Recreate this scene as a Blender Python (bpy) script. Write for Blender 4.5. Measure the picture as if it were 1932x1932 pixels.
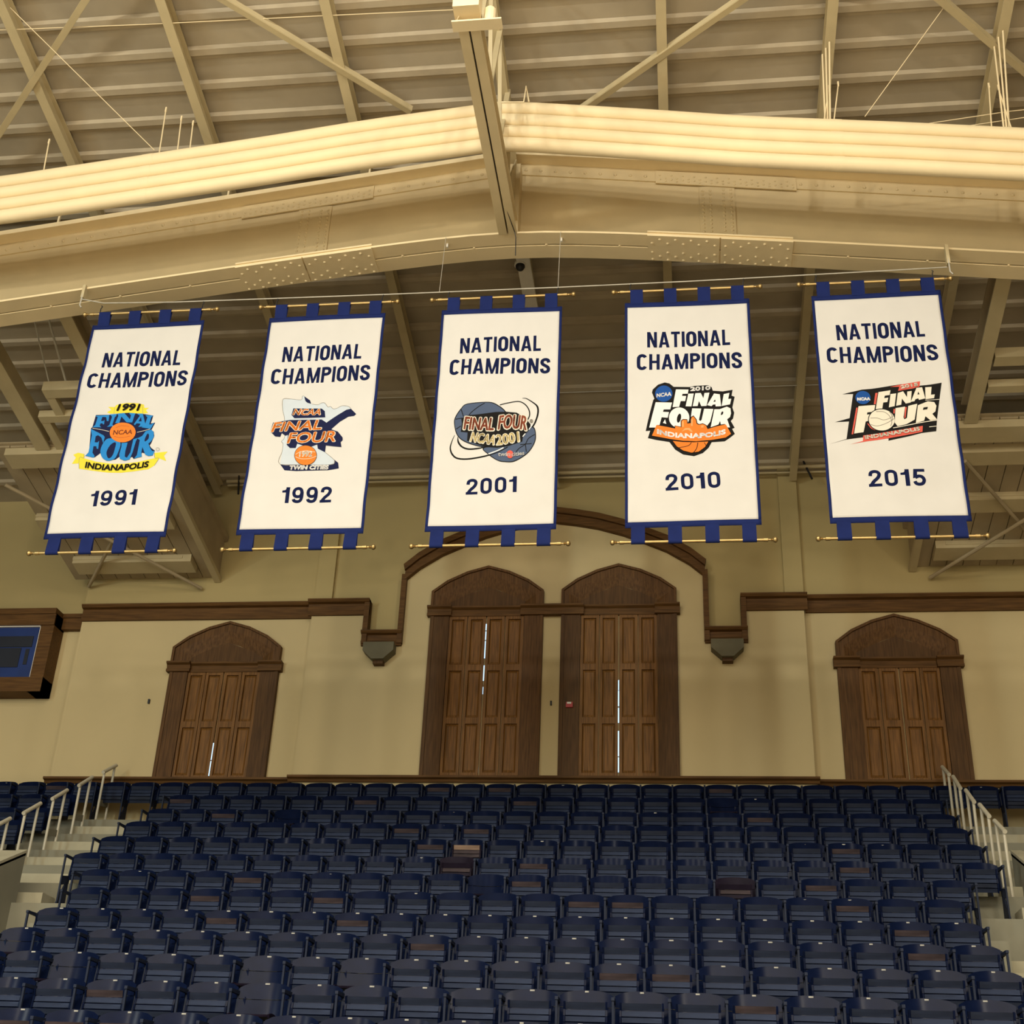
import bpy, bmesh, math, random
from mathutils import Vector, Matrix
for o in list(bpy.data.objects): bpy.data.objects.remove(o)
S = bpy.context.scene
COL = S.collection
R = random.Random(7)
# ---------------- camera ----------------
cd = bpy.data.cameras.new('camera'); cam = bpy.data.objects.new('camera', cd); COL.objects.link(cam); S.camera = cam
cd.sensor_width = 36; cd.sensor_fit = 'HORIZONTAL'; cd.lens = 2486.78 / 1932 * 36; cd.clip_end = 200
rx, dn, fw = (0.9920009, 0.11989875, 0.03947778), (-0.02131022, 0.46732268, -0.88382995), (-0.12441897, 0.87591883, 0.46613959)
cam.matrix_world = Matrix(((rx[0], -dn[0], -fw[0], 2.2), (rx[1], -dn[1], -fw[1], 0), (rx[2], -dn[2], -fw[2], 1.7), (0, 0, 0, 1)))
# ---------------- world, light, exposure ----------------
w = bpy.data.worlds.new('world'); S.world = w; w.use_nodes = True
w.node_tree.nodes['Background'].inputs[0].default_value = (1.0, 0.85, 0.62, 1); w.node_tree.nodes['Background'].inputs[1].default_value = 0.06
S.view_settings.view_transform = 'Standard'; S.view_settings.look = 'None'; S.view_settings.exposure = -0.50; S.view_settings.gamma = 1
try: S.view_settings.use_curve_mapping = False
except Exception: pass
def area(name, loc, target, size, power, color, sy=None):
    d = bpy.data.lights.new(name, 'AREA'); d.energy = power; d.color = color; d.size = size
    if sy: d.shape = 'RECTANGLE'; d.size_y = sy
    else: d.shape = 'DISK'
    o = bpy.data.objects.new(name, d); COL.objects.link(o); o.location = loc
    o.rotation_euler = (Vector(target) - Vector(loc)).to_track_quat('-Z', 'Y').to_euler(); return o
WARM = (1.0, 0.885, 0.70)
area('unseen_light_row', (0, -11.0, 8.0), (0, 14, 10.2), 26, 2700, WARM, 6.0)         # unseen low panel, added to light the girder underside and the walls
area('unseen_light_row', (0, -5.0, 14.4), (0, -5.0, 0), 22, 10500, WARM, 7.0)           # unseen lamps over the court, added for bounce light off the boards
for lx, ly, lz in ((-13.5, -2, 11.2), (-9.5, -3, 11.6), (9.5, -3, 12.6)): area('arena_lamp', (lx, ly, lz), (0, 14, 10.0), .5, 450, WARM)
for lx in (-4.5, -1.5, 1.5, 4.5): area('arena_lamp', (lx, 5.6, 14.7), (lx, 14, 3), .3, 220, (1.0, .96, .88))
area('unseen_window_light', (-14.0, -3, 9.5), (-3, 12.5, 3), .35, 900, (0.55, 0.85, 1.0), 5.0)  # unseen cool window light, placed and narrowed to streak the seat backs
# ---------------- materials ----------------
def lin(c): return tuple(((v / 255 + .055) / 1.055) ** 2.4 if v > 10 else v / 255 / 12.92 for v in c)
def mat(name, rgb, rough=.6, var=.12, scale=6., metal=0., spec=.5, bump=0., stretch=(1, 1, 1), emit=None, srgb=False, detail=4):
    m = bpy.data.materials.new(name); m.use_nodes = True; nt = m.node_tree; N = nt.nodes; L = nt.links; b = N['Principled BSDF']
    if srgb: rgb = lin(rgb)
    tc = N.new('ShaderNodeTexCoord'); mp = N.new('ShaderNodeMapping'); mp.inputs['Scale'].default_value = stretch
    L.new(tc.outputs['Object'], mp.inputs['Vector'])
    nz = N.new('ShaderNodeTexNoise'); nz.inputs['Scale'].default_value = scale; nz.inputs['Detail'].default_value = detail
    L.new(mp.outputs[0], nz.inputs['Vector'])
    cr = N.new('ShaderNodeValToRGB'); L.new(nz.outputs['Fac'], cr.inputs[0])
    cr.color_ramp.elements[0].position = .3; cr.color_ramp.elements[1].position = .7
    cr.color_ramp.elements[0].color = tuple(c * (1 - var) for c in rgb) + (1,); cr.color_ramp.elements[1].color = tuple(min(1, c * (1 + var)) for c in rgb) + (1,)
    L.new(cr.outputs[0], b.inputs['Base Color'])
    b.inputs['Roughness'].default_value = rough; b.inputs['Metallic'].default_value = metal
    b.inputs['Specular IOR Level'].default_value = spec
    if bump:
        bp = N.new('ShaderNodeBump'); bp.inputs['Strength'].default_value = bump; bp.inputs['Distance'].default_value = .02
        L.new(nz.outputs['Fac'], bp.inputs['Height']); L.new(bp.outputs[0], b.inputs['Normal'])
    if emit:
        b.inputs['Emission Color'].default_value = emit[0] + (1,); b.inputs['Emission Strength'].default_value = emit[1]
    return m
M = {}
M['girder'] = mat('girder_paint', (.62, .50, .28), .55, .05, 2.)
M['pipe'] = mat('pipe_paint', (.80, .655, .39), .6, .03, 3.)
M['steel'] = mat('purlin_paint', (.50, .41, .23), .6, .06, 3.)
M['deck'] = mat('deck_paint', (.36, .30, .20), .85, .12, 1.2)
M['rib'] = mat('deck_rib_paint', (.42, .35, .235), .85, .10, 2.5)
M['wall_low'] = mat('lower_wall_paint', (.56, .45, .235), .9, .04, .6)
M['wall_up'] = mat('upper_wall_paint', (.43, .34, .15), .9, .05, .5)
M['wood'] = mat('stained_oak', (.105, .050, .015), .6, .35, 7., stretch=(6, 6, .35), bump=.1, spec=.2)
M['wood_light'] = mat('oak_shutter', (.165, .076, .018), .5, .40, 8., stretch=(6, 6, .3), bump=.1, spec=.2)
M['wood_dark'] = mat('dark_oak', (.086, .042, .013), .6, .3, 7., stretch=(6, 6, .35), spec=.2)
M['wood_trim'] = mat('oak_moulding', (.108, .051, .013), .6, .30, 7., stretch=(.35, 5, 5), spec=.2)
M['corbel'] = mat('corbel_paint', (.13, .115, .065), .8, .1, 4.)
M['soffit'] = mat('soffit_paint', (.38, .30, .175), .85, .10, 2.)
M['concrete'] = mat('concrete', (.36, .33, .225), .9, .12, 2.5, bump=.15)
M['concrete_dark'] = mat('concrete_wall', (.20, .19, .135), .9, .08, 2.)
M['rail'] = mat('rail_paint', (.52, .48, .36), .5, .05, 5.)
M['seat'] = mat('navy_paint', (.0035, .0068, .024), .2, .25, 5., spec=.04)
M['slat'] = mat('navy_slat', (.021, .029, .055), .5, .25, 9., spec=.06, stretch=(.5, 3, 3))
M['slat_dark'] = mat('navy_slat_shade', (.013, .018, .034), .5, .25, 9., spec=.12, stretch=(.5, 3, 3))  # shaded copy of the slat navy: shade on top and lower slats in the colour
M['slat_worn'] = mat('worn_slat', (.040, .030, .032), .5, .4, 9., spec=.05, stretch=(.5, 3, 3))
M['slat_tan'] = mat('bare_slat', (.20, .135, .095), .55, .25, 9., spec=.05, stretch=(.5, 3, 3))
M['seat_dark'] = mat('dark_seat_paint', (.010, .007, .014), .4, .25, 6., spec=.04)
M['iron'] = mat('standard_iron', (.016, .021, .038), .5, .2, 6., spec=.1)
M['plate'] = mat('number_plate', (.30, .29, .25), .5, .2, 20.)
M['cloth'] = mat('banner_cloth', (.575, .555, .51), .85, .02, 3., spec=.2)
M['hem'] = mat('royal_hem', (.008, .016, .085), .85, .1, 6., spec=.15)
M['ink'] = mat('navy_lettering', (.006, .010, .045), .9, .05, 6., spec=.1)
M['brass'] = mat('brass', (.46, .32, .13), .38, .1, 9., metal=.85)
M['cable'] = mat('steel_cable', (.45, .42, .34), .5, .1, 9.)
M['black'] = mat('black_plastic', (.012, .012, .013), .5, .2, 9.)
M['white'] = mat('white_enamel', (.72, .68, .58), .5, .05, 6.)
M['red'] = mat('alarm_red', (.38, .03, .025), .5, .1, 6.)
M['screen'] = mat('screen_face', (.010, .030, .14), .4, .15, 2.)
M['screen_dark'] = mat('screen_panel', (.006, .008, .016), .5, .15, 3.)
M['day'] = mat('daylight', (.6, .8, 1.), .5, .0, 1., emit=((.45, .72, 1.0), 1.6))
M['floor'] = mat('court_boards', (.52, .45, .35), .5, .15, 2., stretch=(1, 8, 1))
INK = dict(yellow=(.80, .68, .06), navy=(.014, .018, .060), blue=(.028, .24, .60), orange=(.80, .22, .035), black=(.014, .013, .012), cream=(.82, .76, .62), white=(.86, .84, .80),
           slate=(.085, .115, .185), rust=(.28, .075, .040), gold=(.70, .55, .25), red=(.70, .12, .085), pale=(.60, .66, .70), royal=(.018, .085, .32), grey=(.24, .22, .18), apricot=(.85, .38, .14))
INK = {k: mat('ink_' + k, tuple(c * .82 for c in v), .9, .03, 5., spec=.1) for k, v in INK.items()}
# ---------------- helpers ----------------
class MB:
    def __init__(s): s.v = []; s.f = []; s.mi = []; s.k = 0; s.mats = []
    def use(s, m):
        if m not in s.mats: s.mats.append(m)
        s.k = s.mats.index(m); return s
    def add(s, vs, fs):
        n = len(s.v); s.v += [tuple(v) for v in vs]
        for f in fs: s.f.append(tuple(i + n for i in f)); s.mi.append(s.k)
        return s
    def box(s, x0, x1, y0, y1, z0, z1):
        vs = [(x, y, z) for z in (z0, z1) for y in (y0, y1) for x in (x0, x1)]
        return s.add(vs, [(0, 2, 3, 1), (4, 5, 7, 6), (0, 1, 5, 4), (2, 6, 7, 3), (0, 4, 6, 2), (1, 3, 7, 5)])
    def bar(s, a, b, w, h, up=(0, 0, 1)):
        a = Vector(a); b = Vector(b); d = (b - a).normalized(); u = Vector(up)
        if abs(d.dot(u)) > .98: u = Vector((0, 1, 0))
        r = d.cross(u).normalized(); u = r.cross(d)
        vs = [p + r * (i * w / 2) + u * (j * h / 2) for p in (a, b) for j in (-1, 1) for i in (-1, 1)]
        return s.add(vs, [(0, 2, 3, 1), (4, 5, 7, 6), (0, 1, 5, 4), (2, 6, 7, 3), (0, 4, 6, 2), (1, 3, 7, 5)])
    def tube(s, pts, r, n=8, cap=True):
        pts = [Vector(p) for p in pts]; k = len(s.v); ref = None; rs = r if isinstance(r, (list, tuple)) else [r] * len(pts)
        for i, p in enumerate(pts):
            d = (pts[min(i + 1, len(pts) - 1)] - pts[max(i - 1, 0)]).normalized()
            if ref is None: ref = d.orthogonal().normalized()
            ref = (ref - d * ref.dot(d)).normalized(); b = d.cross(ref)
            for j in range(n):
                t = 2 * math.pi * j / n; s.v.append(tuple(p + (ref * math.cos(t) + b * math.sin(t)) * rs[i]))
        for i in range(len(pts) - 1):
            for j in range(n):
                a = k + i * n + j; b2 = k + i * n + (j + 1) % n; s.f.append((a, b2, b2 + n, a + n)); s.mi.append(s.k)
        if cap:
            s.f.append(tuple(k + j for j in range(n - 1, -1, -1))); s.mi.append(s.k)
            e = k + (len(pts) - 1) * n; s.f.append(tuple(e + j for j in range(n))); s.mi.append(s.k)
        return s
    def lathe(s, o, axis, prof, n=12):          # prof: (distance along axis, radius)
        o = Vector(o); a = Vector(axis).normalized()
        return s.tube([o + a * t for t, _ in prof], [max(r, 1e-4) for _, r in prof], n)
    def prism(s, poly, y0, y1):                 # polygon in XZ, extruded along Y
        n = len(poly); vs = [(x, y0, z) for x, z in poly] + [(x, y1, z) for x, z in poly]
        ar = sum(poly[i][0] * poly[(i + 1) % n][1] - poly[(i + 1) % n][0] * poly[i][1] for i in range(n))
        f = [tuple(range(n)), tuple(range(2 * n - 1, n - 1, -1))] + [(i + n, (i + 1) % n + n, (i + 1) % n, i) for i in range(n)]
        if ar < 0: f = [q[::-1] for q in f]
        return s.add(vs, f)
    def prismx(s, poly, x0, x1):                # polygon in YZ, extruded along X
        n = len(poly); vs = [(x0, y, z) for y, z in poly] + [(x1, y, z) for y, z in poly]
        f = [tuple(range(n)), tuple(range(2 * n - 1, n - 1, -1))] + [(i + n, (i + 1) % n + n, (i + 1) % n, i) for i in range(n)]
        return s.add(vs, f)
    def sweep(s, path, prof, closed=False):     # path in XZ, prof: (offset to the left of travel, Y)
        n = len(path); P = [Vector(p) for p in path]; out = []
        for i in range(n):
            d0 = (P[i] - P[i - 1]).normalized() if (i > 0 or closed) else None; d1 = (P[(i + 1) % n] - P[i]).normalized() if (i < n - 1 or closed) else None
            d0 = d0 or d1; d1 = d1 or d0; n0 = Vector((-d0.y, d0.x)); n1 = Vector((-d1.y, d1.x)); m = (n0 + n1).normalized(); c = max(.3, m.dot(n0))
            out.append([(P[i].x + m.x * q / c, y, P[i].y + m.y * q / c) for q, y in prof])
        k = len(prof); vs = [v for r in out for v in r]; fs = []
        for i in range(n if closed else n - 1):
            for j in range(k):
                a = i * k + j; b = i * k + (j + 1) % k; c2 = ((i + 1) % n) * k; fs.append((a, b, c2 + (j + 1) % k, c2 + j))
        if not closed: fs += [tuple(range(k - 1, -1, -1)), tuple((n - 1) * k + j for j in range(k))]
        return s.add(vs, fs)
    def dome(s, c, nrm, r):                     # a rivet head
        c = Vector(c); nrm = Vector(nrm).normalized(); a = nrm.orthogonal().normalized(); b = nrm.cross(a); vs = []
        for rr, hh in ((1, 0), (.8, .45), (.3, .7)):
            for j in range(6):
                t = j * math.pi / 3; vs.append(c + (a * math.cos(t) + b * math.sin(t)) * r * rr + nrm * r * hh)
        fs = [(i * 6 + j, i * 6 + (j + 1) % 6, i * 6 + 6 + (j + 1) % 6, i * 6 + 6 + j) for i in range(2) for j in range(6)] + [tuple(12 + j for j in range(6))]
        return s.add(vs, fs)
    def mesh(s, name, smooth=False):
        me = bpy.data.meshes.new(name); me.from_pydata(s.v, [], s.f); me.update()
        for m in s.mats: me.materials.append(m)
        for p, k in zip(me.polygons, s.mi): p.material_index = k; p.use_smooth = smooth
        bm = bmesh.new(); bm.from_mesh(me); bmesh.ops.recalc_face_normals(bm, faces=bm.faces); bm.to_mesh(me); bm.free()
        if smooth: me.set_sharp_from_angle(angle=.6)
        return me
    def build(s, name, m=None, parent=None, smooth=False):
        if m is not None and not s.mats: s.mats = [m]
        return link(name, s.mesh(name, smooth), parent)
def link(name, me, parent=None):
    o = bpy.data.objects.new(name, me); COL.objects.link(o)
    if parent is not None:
        o.parent = parent
        pm = world_loc(parent); o.location = -Vector(pm)      # meshes of fixed things are written in room coordinates
    return o
def world_loc(o):
    v = Vector((0, 0, 0))
    while o is not None: v = v + o.location; o = o.parent
    return v
def tag(o, label, cat, group=None, kind=None):
    if label: o['label'] = label
    if cat: o['category'] = cat
    if group: o['group'] = group
    if kind: o['kind'] = kind
    return o
def thing(name, loc, label, cat, group=None):
    o = bpy.data.objects.new(name, None); COL.objects.link(o); o.location = loc; o.empty_display_size = .1
    return tag(o, label, cat, group)
def struct(o, label, cat='structure'): return tag(o, label, cat, None, 'structure')
ORD = ['zeroth', 'first', 'second', 'third', 'fourth', 'fifth', 'sixth', 'seventh', 'eighth', 'ninth', 'tenth', 'eleventh', 'twelfth', 'thirteenth', 'fourteenth', 'fifteenth', 'sixteenth', 'seventeenth', 'eighteenth', 'nineteenth', 'twentieth']
def ordn(n):
    if n <= 20: return ORD[n]
    return ('twenty-' if n < 30 else 'thirty-') + ORD[n % 10] if n % 10 else 'thirtieth'
# ---------------- the room ----------------
def ceil_z(y): return 13.67 + .19 * (21 - y)
WB, WS, WR = 21.0, 21.15, 21.45           # bump of the end wall, its side bays, the deeper corner bay
struct(MB().box(-22, 22, -26, 11.0, -.1, 0).build('floor', M['floor']), 'wooden court floor in front of the seats', 'floor')
mb = MB().use(M['deck'])
prof = []
y = 5.0
poly = []
mb.add([(-13, 4, ceil_z(4)), (13, 4, ceil_z(4)), (13, 21.6, ceil_z(21.6)), (-13, 21.6, ceil_z(21.6))], [(0, 1, 2, 3)])
mb.add([(-13, 4, ceil_z(4) + .2), (13, 4, ceil_z(4) + .2), (13, 21.6, ceil_z(21.6) + .2), (-13, 21.6, ceil_z(21.6) + .2)], [(3, 2, 1, 0)])
y = 12.18 - .51 * 14
while y < 21.3:
    mb.use(M['rib'])
    z = ceil_z(y); q = [(y - .075, z + .01), (y - .06, z - .05), (y + .03, z - .065), (y + .075, z - .035), (y + .12, z - .03), (y + .135, z + .01)]
    mb.prismx(q, -13, 13); y += .51
struct(mb.build('ceiling'), 'tan ribbed roof deck sloping down to the end wall', 'ceiling')
# end wall: lower paint below the oak cornice, upper paint above it
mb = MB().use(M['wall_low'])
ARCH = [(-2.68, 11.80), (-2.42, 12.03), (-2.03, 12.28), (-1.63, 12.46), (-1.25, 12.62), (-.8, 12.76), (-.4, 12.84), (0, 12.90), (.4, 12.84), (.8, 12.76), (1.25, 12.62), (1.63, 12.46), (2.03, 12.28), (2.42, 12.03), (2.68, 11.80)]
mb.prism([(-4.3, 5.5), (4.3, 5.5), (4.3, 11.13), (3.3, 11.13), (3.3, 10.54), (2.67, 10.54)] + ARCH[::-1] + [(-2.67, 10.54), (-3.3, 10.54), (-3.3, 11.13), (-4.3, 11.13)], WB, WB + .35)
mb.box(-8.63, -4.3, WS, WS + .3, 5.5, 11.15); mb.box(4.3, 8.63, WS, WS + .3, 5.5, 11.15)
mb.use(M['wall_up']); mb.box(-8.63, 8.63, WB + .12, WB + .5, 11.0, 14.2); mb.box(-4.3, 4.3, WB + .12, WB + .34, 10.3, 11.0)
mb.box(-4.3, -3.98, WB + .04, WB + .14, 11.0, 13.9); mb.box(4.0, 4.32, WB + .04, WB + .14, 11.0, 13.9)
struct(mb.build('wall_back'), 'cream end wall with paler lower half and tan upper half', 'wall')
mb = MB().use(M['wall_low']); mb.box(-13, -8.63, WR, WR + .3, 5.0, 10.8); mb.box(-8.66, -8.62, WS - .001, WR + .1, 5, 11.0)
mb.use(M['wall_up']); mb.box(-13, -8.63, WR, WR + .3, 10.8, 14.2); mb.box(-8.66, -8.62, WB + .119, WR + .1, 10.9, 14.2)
struct(mb.build('wall_left'), 'deeper cream wall bay behind the blue screen', 'wall')
mb = MB().use(M['wall_low']); mb.box(8.63, 13, WR, WR + .3, 5.0, 10.8); mb.use(M['wall_up']).box(8.63, 13, WR, WR + .3, 10.8, 14.2)
struct(mb.build('wall_right'), 'deeper cream wall bay beyond the right edge', 'wall')
# oak mouldings (profile: offset from the path, Y)
def cornice(x0, x1, y, z0, z1):
    h = z1 - z0; return [(y, z0), (y - .05, z0), (y - .09, z0 + .30 * h), (y - .05, z0 + .36 * h), (y - .05, z0 + .74 * h), (y - .12, z0 + .80 * h), (y - .15, z1 - .02), (y - .15, z1), (y, z1)]
mb = MB()
mb.prismx(cornice(0, 0, WS, 10.87, 11.16), -8.66, -4.34)
struct(mb.build('trim_1', M['wood_trim']), 'long oak cornice left of the central bay', 'trim')
struct(MB().prismx(cornice(0, 0, WS, 10.87, 11.16), 4.34, 8.66).build('trim_2', M['wood_trim']), 'long oak cornice right of the central bay', 'trim')
for s, n, side in ((-1, 3, 'left'), (1, 4, 'right')):
    mb = MB(); a, b = sorted((s * 4.36, s * 3.24))
    mb.prismx(cornice(0, 0, WB, 10.86, 11.14), a, b)
    a, b = sorted((s * 3.33, s * 3.24)); mb.box(a, b, WB - .10, WB + .1, 10.3, 11.13)
    a, b = sorted((s * 3.34, s * 2.62)); mb.prismx(cornice(0, 0, WB, 10.27, 10.53), a, b)
    a, b = sorted((s * 2.70, s * 2.61)); mb.box(a, b, WB - .10, WB + .1, 10.3, 11.62)
    struct(mb.build('trim_%d' % n, M['wood_trim']), 'stepped oak moulding at the %s foot of the great arch' % side, 'trim')
mb = MB(); inner = [(x * .985, z - .29 + .0 * abs(x)) for x, z in ARCH]
mid = [(x * .99, z - .11) for x, z in ARCH]
mb.prism(ARCH + mid[::-1], WB - .13, WB + .15)
mid2 = [(x * .99, z - .19) for x, z in ARCH]
mb.prism(mid + mid2[::-1], WB - .07, WB + .15); mb.prism(mid2 + inner[::-1], WB - .11, WB + .15)
struct(mb.build('trim_5', M['wood_trim']), 'flattened oak arch moulding above the tall shutters', 'trim')
struct(MB().box(-9.33, -8.62, WR - .12, WR, 10.80, 11.08).box(-9.33, -8.62, WR - .15, WR, 11.02, 11.10).build('trim_6', M['wood_trim']), 'short oak rail between the screen and the wall corner', 'trim')
def ledge(x0, x1, y): return MB().prismx([(y, 7.84), (y - .05, 7.84), (y - .07, 7.88), (y - .13, 7.90), (y - .13, 7.935), (y, 7.95)], x0, x1)
struct(ledge(-4.36, 4.36, WB).build('trim_7', M['wood_trim']), 'oak ledge under the tall central shutters', 'trim')
struct(ledge(-8.72, -4.36, WS).build('trim_8', M['wood_trim']), 'oak ledge under the left shutters', 'trim')
struct(ledge(4.36, 8.72, WS).build('trim_9', M['wood_trim']), 'oak ledge under the right shutters', 'trim')
for s, side in ((-1, 'left'), (1, 'right')):
    c = s * 2.985; q = [(c - .27, 10.27), (c + .27, 10.27), (c + .27, 10.12), (c + .10, 9.96), (c - .10, 9.96), (c - .27, 10.12)]
    root = thing('corbel', (c, WB, 10.1), 'grey tapered corbel under the %s foot of the great arch' % side, 'corbel')
    MB().prism(q, WB - .22, WB + .02).build('bracket', M['corbel'], root)
    MB().box(c - .09, c + .09, WB - .14, WB + .02, 9.90, 9.965).build('knob', M['wood_dark'], root)
# shuttered windows
def window(n, cx, y, zb, zi, rows, gaps, label, imp=(1, 1)):
    root = bpy.data.objects.new('window_%d' % n, None); COL.objects.link(root); root.location = (cx, y, zb); struct(root, label, 'window')
    zt = zi + .18; X = lambda p: [(cx + a, zt + b) for a, b in p]
    OUT = [(-.995, .285), (-.73, .49), (-.38, .66), (0, .77), (.38, .66), (.73, .49), (.995, .285)]
    OU2 = [(-.95, .27), (-.70, .455), (-.36, .62), (0, .725), (.36, .62), (.70, .455), (.95, .27)]
    MI = [(-.86, .215), (-.62, .37), (-.32, .50), (0, .60), (.32, .50), (.62, .37), (.86, .215)]
    TY = [(-.66, .10), (-.33, .27), (0, .395), (.33, .27), (.66, .10)]
    mb = MB(); b0 = X([(-.995, 0), (-.995, .285)]); 
    mb.prism(X([(-.995, -.02)] + OUT + [(.995, -.02), (.95, -.02)] + OU2[::-1] + [(-.95, -.02)]), y - .12, y + .05)
    mb.build('hood_moulding', M['wood'], root)
    mb = MB(); mb.prism(X([(-.95, -.02)] + OU2 + [(.95, -.02), (.86, -.02)] + MI[::-1] + [(-.86, -.02)]), y - .085, y + .05)
    T7 = [(-.66, .10), (-.44, .215), (-.22, .32), (0, .395), (.22, .32), (.44, .215), (.66, .10)]
    vo = [(a, y - .085, b) for a, b in X(MI)] + [(a, y - .01, b) for a, b in X(T7)]
    mb.add(vo, [(i, i + 1, i + 8, i + 7) for i in range(6)])
    mb.add([(cx - .86, y - .085, zt - .02), (cx - .86, y - .085, zt + .215), (cx - .66, y - .01, zt + .10), (cx - .62, y - .01, zt - .02)], [(0, 1, 2, 3)])
    mb.add([(cx + .86, y - .085, zt - .02), (cx + .86, y - .085, zt + .215), (cx + .66, y - .01, zt + .10), (cx + .62, y - .01, zt - .02)], [(3, 2, 1, 0)])
    mb.build('arch_frame', M['wood'], root)
    MB().prism(X([(-.68, -.03), (-.68, .12)] + TY[1:-1] + [(.68, .12), (.68, -.03)]), y - .012, y + .05).build('tympanum', M['wood_dark'], root)
    P = lambda a, b, d: [(y, zi - .0), (y - d + .03, zi), (y - d + .03, zi + .05), (y - d + .06, zi + .06), (y - d + .04, zi + .12), (y - d - .01, zi + .15), (y - d - .01, zi + .18), (y, zi + .18)]
    for s in (-1, 1):
        a, b = sorted((s * 1.05, s * .62))
        if imp[0 if s < 0 else 1]: MB().prismx(P(0, 0, .15), cx + a, cx + b).build('impost', M['wood_trim'], root)
    MB().prismx(P(0, 0, .09), cx - .63, cx + .63).build('frieze', M['wood_trim'], root)
    for s in (-1, 1):
        a, b = sorted((s * .995, s * .66)); mb = MB().box(cx + a, cx + b, y - .07, y + .05, zb, zi)
        a, b = sorted((s * .99, s * .93)); mb.box(cx + a, cx + b, y - .085, y, zb, zi); mb.build('casing', M['wood_dark' if (n + s) % 3 else 'wood'], root)
    # four shutter leaves with raised panels; a slit of daylight is left between the middle two
    W = .33
    for k in range(4):
        x0 = cx - .66 + k * W + (.006 if k != 2 else .010); x1 = cx - .66 + (k + 1) * W - (.006 if k != 1 else .010)
        lf = MB(); lf.use(M['wood_light']); H = (zi - zb) / rows
        lf.box(x0, x0 + .05, y - .045, y - .005, zb, zi); lf.box(x1 - .05, x1, y - .045, y - .005, zb, zi)
        for r in range(rows + 1):
            z = zb + r * H; lf.box(x0 + .05, x1 - .05, y - .044, y - .005, max(zb, z - .055), min(zi, z + .055))
        for r in range(rows):
            z0 = zb + r * H + .055; z1 = z0 + H - .11
            q = [(x0 + .05, z0), (x1 - .05, z0), (x1 - .05, z1), (x0 + .05, z1)]; g = .028
            q2 = [(x0 + .05 + g, z0 + g * 1.6), (x1 - .05 - g, z0 + g * 1.6), (x1 - .05 - g, z1 - g * 1.6), (x0 + .05 + g, z1 - g * 1.6)]
            lf.add([(a, y - .010, b) for a, b in q] + [(a, y - .034, b) for a, b in q2], [(4, 5, 6, 7), (0, 1, 5, 4), (1, 2, 6, 5), (2, 3, 7, 6), (3, 0, 4, 7)])
        lf.build('shutter_leaf', None, root)
    mb = MB()
    for z0, z1, x, wd in gaps: mb.box(cx + x - wd / 2, cx + x + wd / 2, y - .036, y - .03, z0, z1)
    if gaps: mb.build('daylight_slit', M['day'], root)
    return root
window(1, -5.80, WS, 7.93, 9.85, 2, [(7.98, 8.24, 0, .03), (8.26, 8.56, 0, .026)], 'round-headed window with short oak shutters at far left of end wall')
window(2, -1.14, WB, 7.95, 10.80, 3, [(8.0, 8.11, -.02, .02), (9.37, 9.5, 0, .010), (9.61, 9.89, 0, .02), (10.02, 10.34, 0, .026), (10.36, 10.52, 0, .026), (10.54, 10.66, 0, .036)], 'left of the two tall oak shuttered windows under the arch', (1, 0))
window(3, 1.16, WB, 7.95, 10.80, 3, [(8.02, 8.27, .0, .018), (8.29, 8.72, 0, .024), (8.86, 9.12, 0, .02), (9.15, 9.42, 0, .024), (9.43, 9.61, 0, .016)], 'right of the two tall oak shuttered windows under the arch', (0, 1))
window(4, 5.78, WS, 7.93, 9.85, 2, [], 'round-headed window with short oak shutters at right of end wall')
struct(MB().prismx([(WB, 10.80), (WB - .12, 10.80), (WB - .12, 10.85), (WB - .09, 10.86), (WB - .11, 10.92), (WB - .16, 10.95), (WB - .16, 10.98), (WB, 10.98)], -.54, .56).build('trim_10', M['wood_trim']), 'oak impost rail joining the two tall windows', 'trim')
# seating tiers and stairs
YK = [11.905 + .7385 * k for k in range(13)]
ZK = [3.106, 3.475, 3.838, 4.20, 4.56, 4.95, 5.33, 5.715, 6.125, 6.53, 6.92, 7.345, 7.765]
ZT = [z - .80 for z in ZK]
mb = MB()
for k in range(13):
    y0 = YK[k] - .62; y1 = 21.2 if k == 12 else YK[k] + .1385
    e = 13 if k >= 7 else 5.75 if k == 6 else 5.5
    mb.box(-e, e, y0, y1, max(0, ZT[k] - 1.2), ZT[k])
struct(mb.build('floor_tiers', M['concrete_dark']), 'stepped concrete tiers under the blue seats', 'floor')  # darker than the stair concrete: shade among the seats put into the colour
for s, side in ((-1, 'left'), (1, 'right')):
    mb = MB()
    for k in range(-2, 7):
        for h in (0, 1):
            a, b = sorted((s * 5.5, s * 9.0)); z = (ZT[max(k, 0)] + min(k, 0) * .37) - .34 + h * .19; y = 11.905 + .7385 * k; mb.box(a, b, y - .62 + h * .37, y - .25 + h * .37 + (.5 if k == 6 and h else 0), z - 1, z)
    for k in range(8, 13):
        xi = 6.2 if k >= 7 else 5.75 if k == 6 else 5.45
        a, b = sorted((s * xi, s * 7.42))
        r = (ZT[k] - ZT[k - 1])
        mb.box(a, b, YK[k - 1] - .26, YK[k] - .60, ZT[k - 1] - .4, ZT[k - 1] + r * .5)
    struct(mb.build('stairs_' + side, M['concrete']), 'concrete aisle steps on the %s of the main seat block' % side, 'stairs')
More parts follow.
